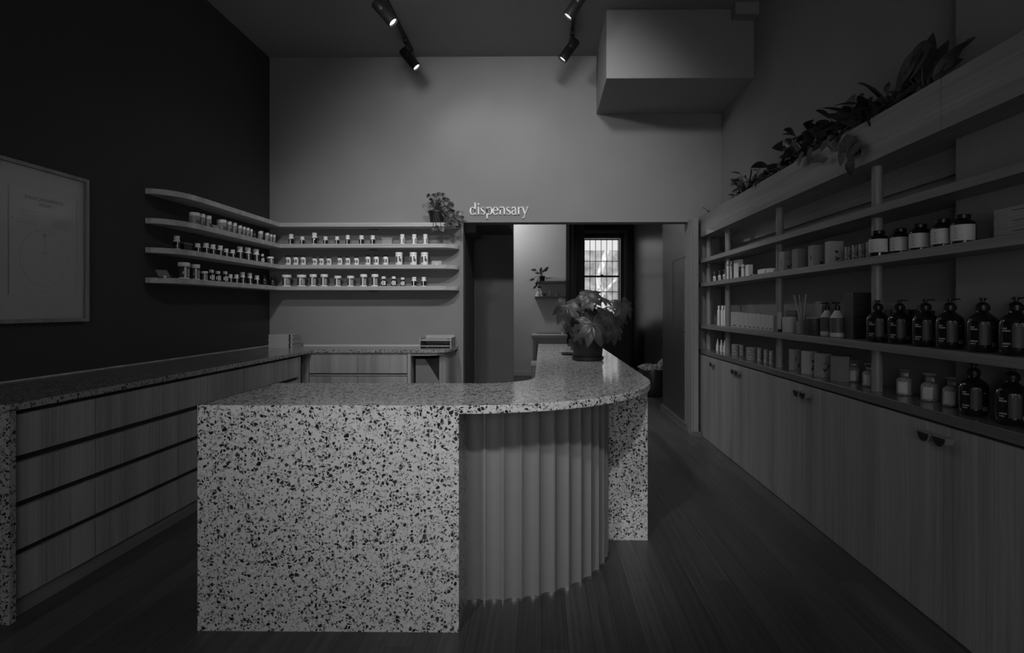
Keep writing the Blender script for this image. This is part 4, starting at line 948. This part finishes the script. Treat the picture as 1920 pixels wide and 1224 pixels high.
def big(f, s, c):
    for q, l, w, d in (((1706,122),.32,.17,(0,1,-.15)),((1692,134),.28,.13,(0,1,-.25)),((1724,124),.16,.11,(0,.25,-1)),((1698,158),.30,.13,(0,1,.06)),((1738,104),.20,.09,(0,-.05,1)),((1728,125),.19,.08,(0,.1,-1)),((1755,115),.16,.09,(0,-.5,.75)),((1772,118),.18,.09,(0,-.9,.6)),((1745,128),.15,.07,(0,.2,-1)),((1768,128),.15,.08,(0,-.8,.1))):
        p, _ = onX(q[0], 1.77+random.uniform(-.03,.03), q[1]); dd = Vector(d).normalized()
        f.leaf(p-dd*l*.5, d, (-1, -.5, .25), l*1.1, w*.92, .3, .2, n=9)
        s.tube([c+Vector((0, random.uniform(-.06,.06), -.03)), (c+p)/2+Vector((-.02,0,.02)), p], [.005,.004,.003], 6)
    P = [onX(a, 1.80, b)[0] for a, b in ((1790,128),(1789,108),(1796,95),(1808,85),(1818,75),(1828,70))]
    s.tube(P, [.003,.008,.009,.009,.010,.003], 6)
bushy('philodendron', 'large broad-leaved plant at near end of planter trough', tpos(1748)+Vector((0,0,-.03)), (.05,.10,.04), 6, .10, .06, 'leaf_d', .5, seed=12, extra=big)
bushy('small_succulent', 'small dark drooping leaves left of the broad-leaved plant', tpos(1702)+Vector((-.07,0,-.0)), (.02,.06,.02), 9, .05, .035, 'leaf_d', .6, seed=13)

# ================================================================ dispensary lettering
def stroke(mb, P, Wd, y0, y1):
    """ribbon along 2-D points with per-point widths, extruded along y"""
    n = len(P); Lf = []; Rt = []
    for i in range(n):
        a = P[max(i-1, 0)]; b = P[min(i+1, n-1)]; dx, dz = b[0]-a[0], b[1]-a[1]; l = math.hypot(dx, dz) or 1
        w = Wd[i]/2; nx, nz = -dz/l*w, dx/l*w
        Lf.append((P[i][0]+nx, P[i][1]+nz)); Rt.append((P[i][0]-nx, P[i][1]-nz))
    for i in range(n-1): mb.prismY([Lf[i], Lf[i+1], Rt[i+1], Rt[i]], y0, y1)
def glyph(ch):
    T, t = .20, .078; S = []
    def arc(cx, cy, rx, ry, a0, a1, th=T, tn=t, n=18):
        P = []; Wd = []
        for i in range(n+1):
            a = math.radians(a0+(a1-a0)*i/n); P.append((cx+rx*math.cos(a), cy+ry*math.sin(a))); Wd.append(tn+(th-tn)*math.cos(a)**2)
        S.append((P, Wd))
    def ln(x0, y0, x1, y1, w): S.append(([(x0, y0), (x1, y1)], [w, w]))
    if ch == 'd': arc(.40, .48, .32, .48, 0, 360); ln(.74, 1.55, .74, .0, T*.9); ln(.58, 1.49, .76, 1.55, t*1.3); ln(.72, .02, .90, .04, t*1.4); return S, .98
    if ch == 'i': ln(.22, 1.0, .22, .0, T*.9); ln(.08, .94, .24, .99, t*1.3); ln(.06, .025, .38, .025, t); S.append(([(.12, 1.36), (.30, 1.36)], [.19, .19])); return S, .46
    if ch == 's':
        P = [(.58,.78),(.50,.93),(.34,.98),(.18,.92),(.12,.77),(.20,.61),(.38,.49),(.55,.36),(.60,.21),(.50,.06),(.32,.0),(.15,.05),(.07,.22)]
        S.append((P, [.05,.06,.055,.10,.15,.17,.18,.17,.15,.10,.055,.06,.05])); return S, .72
    if ch == 'p': ln(.22, .98, .22, -.50, T*.9); ln(.08, .93, .24, .98, t*1.3); ln(.04, -.48, .42, -.48, t); arc(.54, .48, .32, .48, 0, 360); return S, .96
    if ch == 'e': arc(.42, .48, .33, .49, 8, 325); ln(.12, .53, .74, .53, t); return S, .84
    if ch == 'n': ln(.22, .98, .22, .0, T*.9); ln(.08, .93, .24, .98, t*1.3); ln(.06, .025, .38, .025, t); arc(.50, .62, .28, .36, 180, 0, T*.9, t*1.3, 12); ln(.78, .62, .78, .0, T*.9); ln(.62, .025, .94, .025, t); return S, 1.0
    if ch == 'a': arc(.34, .70, .24, .27, 165, 0, T*.8, t*1.2, 10); ln(.58, .72, .58, .08, T*.9); ln(.58, .03, .74, .05, t*1.4); arc(.33, .27, .23, .27, 20, 340, T*.85, t, 16); ln(.42, .54, .58, .60, t); return S, .80
    if ch == 'r': ln(.22, .98, .22, .0, T*.9); ln(.08, .93, .24, .98, t*1.3); ln(.06, .025, .42, .025, t); S.append(([(.26,.62),(.36,.86),(.50,.96),(.62,.90)], [.05,.07,.09,.17])); return S, .66
    if ch == 'y': S.append(([(.10,.98),(.44,.04)], [T, T*.8])); S.append(([(.78,.98),(.44,.04),(.32,-.30),(.20,-.46),(.06,-.42)], [t,t*1.1,t*1.2,.09,.15])); ln(.0, .97, .26, .97, t); ln(.62, .97, .92, .97, t); return S, .84
sg = thing('sign_lettering', 'white serif lettering reading dispensary above the opening', 'sign', (-.47, YB, 2.385))
word = 'dispensary'; adv = [glyph(c_)[1] for c_ in word]
x0 = onY(881, YB)[0].x; x1 = onY(990, YB)[0].x; k_ = (x1-x0)/sum(adv); zb = onY(935, YB, 402.5)[0].z; kz = .084
x = x0
for c_ in word:
    S, a = glyph(c_); mb = MB()
    for (P, Wd) in S: stroke(mb, [(x+p[0]*k_, zb+p[1]*kz) for p in P], [w*k_ for w in Wd], YB-.016, YB-.001)
    obj('letter', mb, 'letter', sg); x += a*k_

# ================================================================ framed poster on left wall
fy0, fy1 = 3.06, onX(167.5, XL+.03)[0].y; fz0, fz1 = 1.272, 2.198
pf = thing('framed_poster', 'framed body diagram poster hanging on the left wall', 'picture', (XL, (fy0+fy1)/2, fz0))
fw_ = .022
fr = MB().box(XL+.001, XL+.032, fy0, fy0+fw_, fz0, fz1).box(XL+.001, XL+.032, fy1-fw_, fy1, fz0, fz1).box(XL+.001, XL+.032, fy0+fw_, fy1-fw_, fz0, fz0+fw_).box(XL+.001, XL+.032, fy0+fw_, fy1-fw_, fz1-fw_, fz1)
obj('frame', fr, 'frame', pf, bevel=.0015)
obj('mount', MB().box(XL+.003, XL+.008, fy0+fw_, fy1-fw_, fz0+fw_, fz1-fw_), 'mount', pf)
sy0, sy1, sz0, sz1 = 3.19, 3.655, 1.435, 2.05
sh = obj('printed_sheet', MB().box(XL+.008, XL+.012, sy0, sy1, sz0, sz1), 'sheet', pf)
def text(body, size, loc, rot, m, name, parent, ext=.0003, align='CENTER'):
    cu = bpy.data.curves.new(name, 'FONT'); cu.body = body; cu.size = size; cu.extrude = ext; cu.align_x = align
    to = bpy.data.objects.new(name, cu); COL.objects.link(to); bpy.context.view_layer.update()
    me = bpy.data.meshes.new_from_object(to.evaluated_get(bpy.context.evaluated_depsgraph_get()))
    bpy.data.objects.remove(to); me.materials.append(M[m])
    o = bpy.data.objects.new(name, me); COL.objects.link(o); o.rotation_euler = rot
    o.location = Vector(loc)-wl(parent); o.parent = parent; WL[o.name] = Vector(loc); return o
RX = (PI/2, 0, PI/2)
yc = (sy0+sy1)/2
text('ENDOCANNABINOID', .027, (XL+.0125, yc+.0, 1.995), RX, 'ink', 'title_text', sh)
text('SYSTEM', .027, (XL+.0125, yc+.0, 1.962), RX, 'ink', 'title_text', sh)
g = MB(); xs = XL+.0125
def dot(y0, y1, z0, z1): g.box(xs-.0003, xs+.0003, y0, y1, z0, z1)
for q in range(4): dot(sy0+.05, sy0+.19-.02*(q % 2), 1.925-q*.011, 1.928-q*.011)
for q in range(3): dot(sy0+.05, sy0+.18, 1.872-q*.011, 1.875-q*.011)
for q in range(6): dot(sy1-.18, sy1-.03-.02*(q % 2), 1.90-q*.011, 1.903-q*.011)
for z in (1.92, 1.87): dot(sy0+.012, sy0+.03, z, z+.006)
R0 = .165; zc_ = 1.655
for q in range(64):
    a0, a1 = 2*PI*q/64, 2*PI*(q+1)/64
    p0 = (yc+R0*math.cos(a0), zc_+R0*1.02*math.sin(a0)); p1 = (yc+R0*math.cos(a1), zc_+R0*1.02*math.sin(a1)); w = .0011
    g.prismX([(p0[0], p0[1]-w), (p1[0], p1[1]-w), (p1[0], p1[1]+w), (p0[0], p0[1]+w)] if abs(math.sin((a0+a1)/2)) > .7 else [(p0[0]-w, p0[1]), (p0[0]+w, p0[1]), (p1[0]+w, p1[1]), (p1[0]-w, p1[1])], xs-.0003, xs+.0003)
obj('diagram_lines', g, 'ink_l', sh)
obj('sheet_border', MB().box(XL+.009, XL+.0135, sy0-.003, sy0, sz0, sz1).box(XL+.009, XL+.0135, sy1, sy1+.003, sz0, sz1), 'sheet_edge', sh)
g = MB()
g.prismX([(yc+.013*math.cos(2*PI*q/12), 1.795+.011*math.sin(2*PI*q/12)) for q in range(12)], xs-.0003, xs+.0003); dot_ = None
g.box(xs-.0003, xs+.0003, yc-.0015, yc+.0015, 1.70, 1.79)
for q in range(7): g.box(xs-.0003, xs+.0003, yc-.018+q*.006, yc-.015+q*.006, 1.675+.006*(q % 3), 1.69+.006*(q % 3))
for s_ in (-1, 1):
    for q in range(5): g.box(xs-.0003, xs+.0003, yc+s_*(.035+q*.010), yc+s_*(.035+q*.010)+.003, 1.735-q*.022, 1.741-q*.022)
    for q in range(14): g.box(xs-.0003, xs+.0003, yc+s_*(.012+.012*(q > 3)*(q < 8)), yc+s_*(.012+.012*(q > 3)*(q < 8))+.0012, 1.66-q*.013, 1.669-q*.013)
g.box(xs-.0003, xs+.0003, yc-.02, yc+.02, 1.452, 1.454).prismX([(yc-.006, 1.46), (yc+.006, 1.46), (yc, 1.475)], xs-.0003, xs+.0003)
obj('diagram_figure', g, 'ink_l', sh)
obj('glass', MB().box(XL+.020, XL+.022, fy0+fw_, fy1-fw_, fz0+fw_, fz1-fw_), 'pane', pf)

# ================================================================ track lights
def track(X, y0, y1, label):
    t = thing('lighting_track', label, 'track', (X, (y0+y1)/2, ZC))
    obj('rail', MB().box(X-.018, X+.018, y0, y1, ZC-.034, ZC), 'black', t, bevel=.003)
    obj('end_cap', MB().box(X-.02, X+.02, y1, y1+.02, ZC-.036, ZC), 'black', t)
track(-1.39, -1.4, 6.08, 'black ceiling lighting track left of centre')
track(.295, -1.4, 5.9, 'black ceiling lighting track right of centre')
def head(front, d, X, label, power, size=125, aim=None, soft=.035):
    front = Vector(front); d = Vector(d).normalized(); L = .235; r = .048
    t = thing('track_spotlight', label, 'spotlight', (X, front.y, ZC-.034), 'cylindrical black track spotlights')
    bk = front-d*L
    # cylinder with hollow front
    a = d.orthogonal().normalized(); b = d.cross(a); seg = 28; P = []
    rings = [(bk, .001), (bk, r*.93), (bk+d*.006, r), (bk+d*L*.42, r), (bk+d*(L*.42+.003), r*.97), (bk+d*(L*.42+.006), r), (front, r), (front, r*.86), (front-d*.022, r*.80)]
    for c, rr in rings:
        for k in range(seg): P.append(c+(a*math.cos(2*PI*k/seg)+b*math.sin(2*PI*k/seg))*rr)
    F = [(i*seg+k, i*seg+(k+1)%seg, (i+1)*seg+(k+1)%seg, (i+1)*seg+k) for i in range(len(rings)-1) for k in range(seg)]
    hm = MB().add(P, F); hm.smooth = True
    obj('lamp_body', hm, 'black', t)
    P = [front-d*.018+(a*math.cos(2*PI*k/seg)+b*math.sin(2*PI*k/seg))*r*.80 for k in range(seg)]
    obj('lamp_lens', MB().add(P, [tuple(range(seg))]), 'lens', t)
    m_ = (front+bk)/2-d*.01
    obj('mounting_arm', MB().tube([m_+Vector((0,0,r*.6)), Vector((X, m_.y, m_.z+.10)), Vector((X, m_.y, ZC-.06))], [.011,.011,.013], 10).box(X-.022, X+.022, m_.y-.055, m_.y+.055, ZC-.062, ZC-.034), 'black', t)
    lp = bpy.data.lights.new('spot_beam', 'SPOT'); lp.energy = power; lp.spot_size = math.radians(size); lp.spot_blend = 1.0; lp.shadow_soft_size = soft
    lo = bpy.data.objects.new('spot_beam', lp); COL.objects.link(lo); lo.parent = t
    lo.location = front+d*.004-Vector(t.location); dd = Vector(aim) if aim else d
    lo.rotation_euler = dd.to_track_quat('-Z', 'Y').to_euler()
p1, _ = onY(782, 5.85, 127); head(p1, (.63, -.05, -.78), -1.39, 'left track spotlight nearest the back wall', SPOT_W)
p2, _ = onY(738, 4.95, 43); head(p2, (.66, -.02, -.75), -1.39, 'left track spotlight farther from the back wall, cut by frame top', SPOT_W*3, 92)
p3, _ = onY(1054, 5.72, 112); head(p3, (-.58, -.0, -.81), .295, 'right track spotlight nearest the back wall', SPOT_W)
p4, _ = onY(1064, 4.95, 32); head(p4, (-.55, .02, -.80), .295, 'right track spotlight farther from the back wall, cut by frame top', SPOT_W*3, 92)
# heads nearer the shop front, above the picture: two wash the back wall, others are added to light counter and shelves
head((-1.30, 3.25, 3.88), (.33, .80, -.55), -1.39, 'track spotlight on left track washing the back wall', WASH_W, 100, (.85, 3.05, -1.95), .10)
head((.22, 3.25, 3.88), (-.12, .80, -.55), .295, 'track spotlight on right track washing the back wall', WASH_W, 88, (-.30, 3.05, -1.75), .10)
head((-1.30, -.95, 3.88), (.25, .75, -.6), -1.39, 'added unseen spotlight on left track lighting the counter front', FRONT_W, 38, (.75, 3.35, -2.28), .10)
head((.22, -.95, 3.88), (-.05, .75, -.6), .295, 'added unseen spotlight on right track lighting the counter front', FRONT_W, 38, (-.12, 3.35, -2.28), .10)
head((-1.32, 1.1, 3.88), (-.1, .85, -.4), -1.39, 'added unseen spotlight on left track brightening the corner shelves', SHELF_W, 32, (-.75, 5.1, -2.02))

# ================================================================ back room furniture
shf = []
for k, (py, nm) in enumerate(((527, 'upper'), (555.5, 'lower'))):
    a, t = onY(1003 if k else 1007, WY-.12, py); 
    o = tag(obj('floating_shelf', MB().box(a.x, .468, WY-.20, WY, a.z-.042, a.z), 'winmid', bevel=.002), '%s thin grey shelf on the white back-room wall' % nm, 'shelf'); shf.append(a.z)
a, t = onY(1016.5, WY-.13); c = Vector((a.x, WY-.13, shf[0]))
t2 = thing('trailing_plant', 'small trailing plant in black pot on upper back-room shelf', 'plant', c)
obj('pot', MB().lathe(c, [(.045,0),(.058,.10),(.052,.10),(0,.09)], 20), 'pot', t2)
f = MB(); s = MB()
for (q, l, d) in (((1001,506),.10,(-1,0,.1)),((1014,506),.09,(.2,0,.8)),((1024,505),.11,(.7,0,.9)),((1008,512),.08,(-.7,0,.1)),((1019,508),.08,(.5,0,.3)),((998,524),.09,(-1,0,-.3)),((1006,532),.08,(.2,0,-1)),((1003,538),.08,(-.5,0,-.5)),((1011,538),.08,(.8,0,-.1)),((1014,511),.07,(0,0,1))):
    e, _ = onY(q[0], WY-.24, q[1]); dv = Vector(d).normalized(); f.leaf(e-dv*l*.5, d, (.1,-1,.3), l*1.2, l*.55, .2, .2); s.tube([c+Vector((0,0,.09)), (c+e)/2+Vector((-.02,-.05,.08)), e], .004, 5)
obj('leaves', f, 'leaf_d', t2); obj('stems', s, 'stem', t2)
a, _ = onY(1023, WY-.1); tag(obj('white_box_file', MB().box(a.x, .44, WY-.17, WY-.03, shf[0], shf[0]+.075), 'bench', bevel=.004), 'long white box on upper back-room shelf', 'box')
a, _ = onY(1009, WY-.13); tag(obj('funnel', MB().lathe((a.x, WY-.13, shf[1]), [(.055,0),(.05,.01),(.02,.11),(.006,.16)], 20), 'white'), 'white cone ornament at left end of lower back-room shelf', 'ornament')
a, _ = onY(1020.5, WY-.13); tag(obj('bowl', MB().lathe((a.x, WY-.13, shf[1]), [(.015,0),(.03,.01),(.055,.06),(.05,.06),(0,.012)], 20), 'card2'), 'small grey bowl on lower back-room shelf', 'bowl')
for px, h, lab in ((1032, .12, 'taller clear tumbler'), (1045, .085, 'shorter clear tumbler')):
    a, _ = onY(px, WY-.12); tag(obj('tumbler', MB().lathe((a.x, WY-.12, shf[1]), [(.026,0),(.032,h),(.028,h),(.023,.008),(0,.008)], 20), 'clear'), lab+' on lower back-room shelf', 'glass', 'clear tumblers')
# white bench
bn = thing('white_bench', 'white bench unit below the back-room shelves', 'bench', (.1, 11.0, 0))
ba, _ = onY(996, 10.7, 628)
obj('bench_top', MB().box(ba.x, .468, 10.7, WY-.02, ba.z-.06, ba.z), 'bench', bn, bevel=.008)
obj('bench_side', MB().box(ba.x+.03, ba.x+.09, 10.75, WY-.02, 0, ba.z-.06), 'bench', bn, bevel=.004)
obj('bench_front', MB().box(ba.x+.09, .46, 10.80, 10.83, 0, ba.z-.06), 'bench', bn)
obj('slot', MB().box(ba.x+.10, .40, 11.30, 11.32, ba.z, ba.z+.012), 'greyprint', bn)
a, _ = onY(1003, 9.0, 678); bi = thing('pedal_bin', 'white-lidded grey bin before the white bench', 'bin', (a.x, 9.0, 0))
obj('bin_body', MB().box(a.x-.05, a.x+.055, 8.9, 9.15, 0, a.z-.06), 'card', bi, bevel=.006); obj('bin_lid', MB().box(a.x-.062, a.x+.062, 8.88, 9.17, a.z-.06, a.z), 'bench', bi, bevel=.01)
a, _ = onY(1057, 10.95); tag(obj('carafe', MB().lathe((a.x, 10.95, ba.z), [(.04,0),(.05,.02),(.05,.09),(.025,.15),(.03,.2),(.026,.2),(.02,.15),(.045,.09),(0,.01)], 20), 'clear'), 'clear glass carafe on the white bench', 'carafe')
# dark cabinet under the window
dc0, _ = onY(1118, 11.0); dc1, _ = onY(1182, 11.0)
dk = thing('dark_sideboard', 'dark cabinet in shadow under the barred window', 'cabinet', ((dc0.x+dc1.x)/2, 11.2, 0))
zt = onY(1150, 11.0, 600)[0].z
obj('cabinet_body', MB().box(dc0.x, dc1.x, 11.0, 11.6, 0, zt-.03), 'cabinet_d', dk, bevel=.004); obj('cabinet_top', MB().box(dc0.x-.02, dc1.x+.02, 10.97, 11.6, zt-.03, zt), 'cabinet_d', dk, bevel=.003)
for k in range(2):
    x_ = dc0.x+(dc1.x-dc0.x)*k/2; d = obj('door', MB().box(x_+.01, x_+(dc1.x-dc0.x)/2-.01, 10.98, 11.0, .1, zt-.06), 'cabinet_d', dk, bevel=.003)
    obj('knob', MB().box(x_+.25-.01 if k == 0 else x_+.03, x_+.27 if k == 0 else x_+.05, 10.96, 10.98, zt-.3, zt-.25), 'steel', d)
for k, (px, h) in enumerate(((1134, .14), (1143, .10), (1163, .09))):
    a, _ = onY(px, 11.2); tag(obj('glassware', MB().lathe((a.x, 11.2, zt), [(.03,0),(.035,h),(.031,h),(.027,.008),(0,.008)], 18), 'clear'), 'drinking glass on the dark cabinet, %s from left' % ORD[k], 'glass', 'glasses on the dark cabinet')
# plant pot beyond the passage
a, _ = onY(1242, 8.9, 690)
fpn = thing('floor_plant', 'dark floor basket plant with pale leaves beyond the passage wall', 'plant', (1.70, 8.9, 0))
obj('basket', MB().lathe((1.70, 8.9, 0), [(.15,0),(.2,.05),(.235,.25),(.21,.42),(.2,.42),(.22,.25),(0,.2)], 28), 'cabinet_d', fpn)
f = MB()
for (q, l, w, d) in (((1213,688),.30,.10,(-1,0,.12)),((1239,680),.18,.06,(.5,0,.9)),((1232,687),.16,.08,(-.8,0,.3)),((1241,697),.14,.07,(.2,0,-.9)),((1242,703),.10,.05,(.3,0,-1))):
    e, _ = onY(q[0], 8.75, q[1]); dv = Vector(d).normalized(); f.leaf(e-dv*l*.5, d, (.1,-.9,.5), l, w*1.3, .15, .2)
obj('leaves', f, pattern('pale_variegated_leaf', .10, .32, 30, 'NOISE', .4), fpn)
obj('stems', MB().tube([(1.70,8.9,.2),(1.68,8.82,.4),(1.66,8.75,.48)], .01, 6), 'stem', fpn)
# back-room pendant lamp, hidden above the opening's head
lm = thing('ceiling_lamp', 'round ceiling lamp of the back room above the opening head', 'lamp', (-.9, 10.6, 3.4))
obj('lamp_shade', MB().lathe((-.9, 10.6, 3.4), [(.12,-.06),(.14,-.05),(.14,0)], 24), 'bench', lm)
pl = bpy.data.lights.new('room_light', 'POINT'); pl.energy = BACK_ROOM_W; pl.shadow_soft_size = .08
po = bpy.data.objects.new('room_light', pl); COL.objects.link(po); po.parent = lm; po.location = (0, 0, -.16)
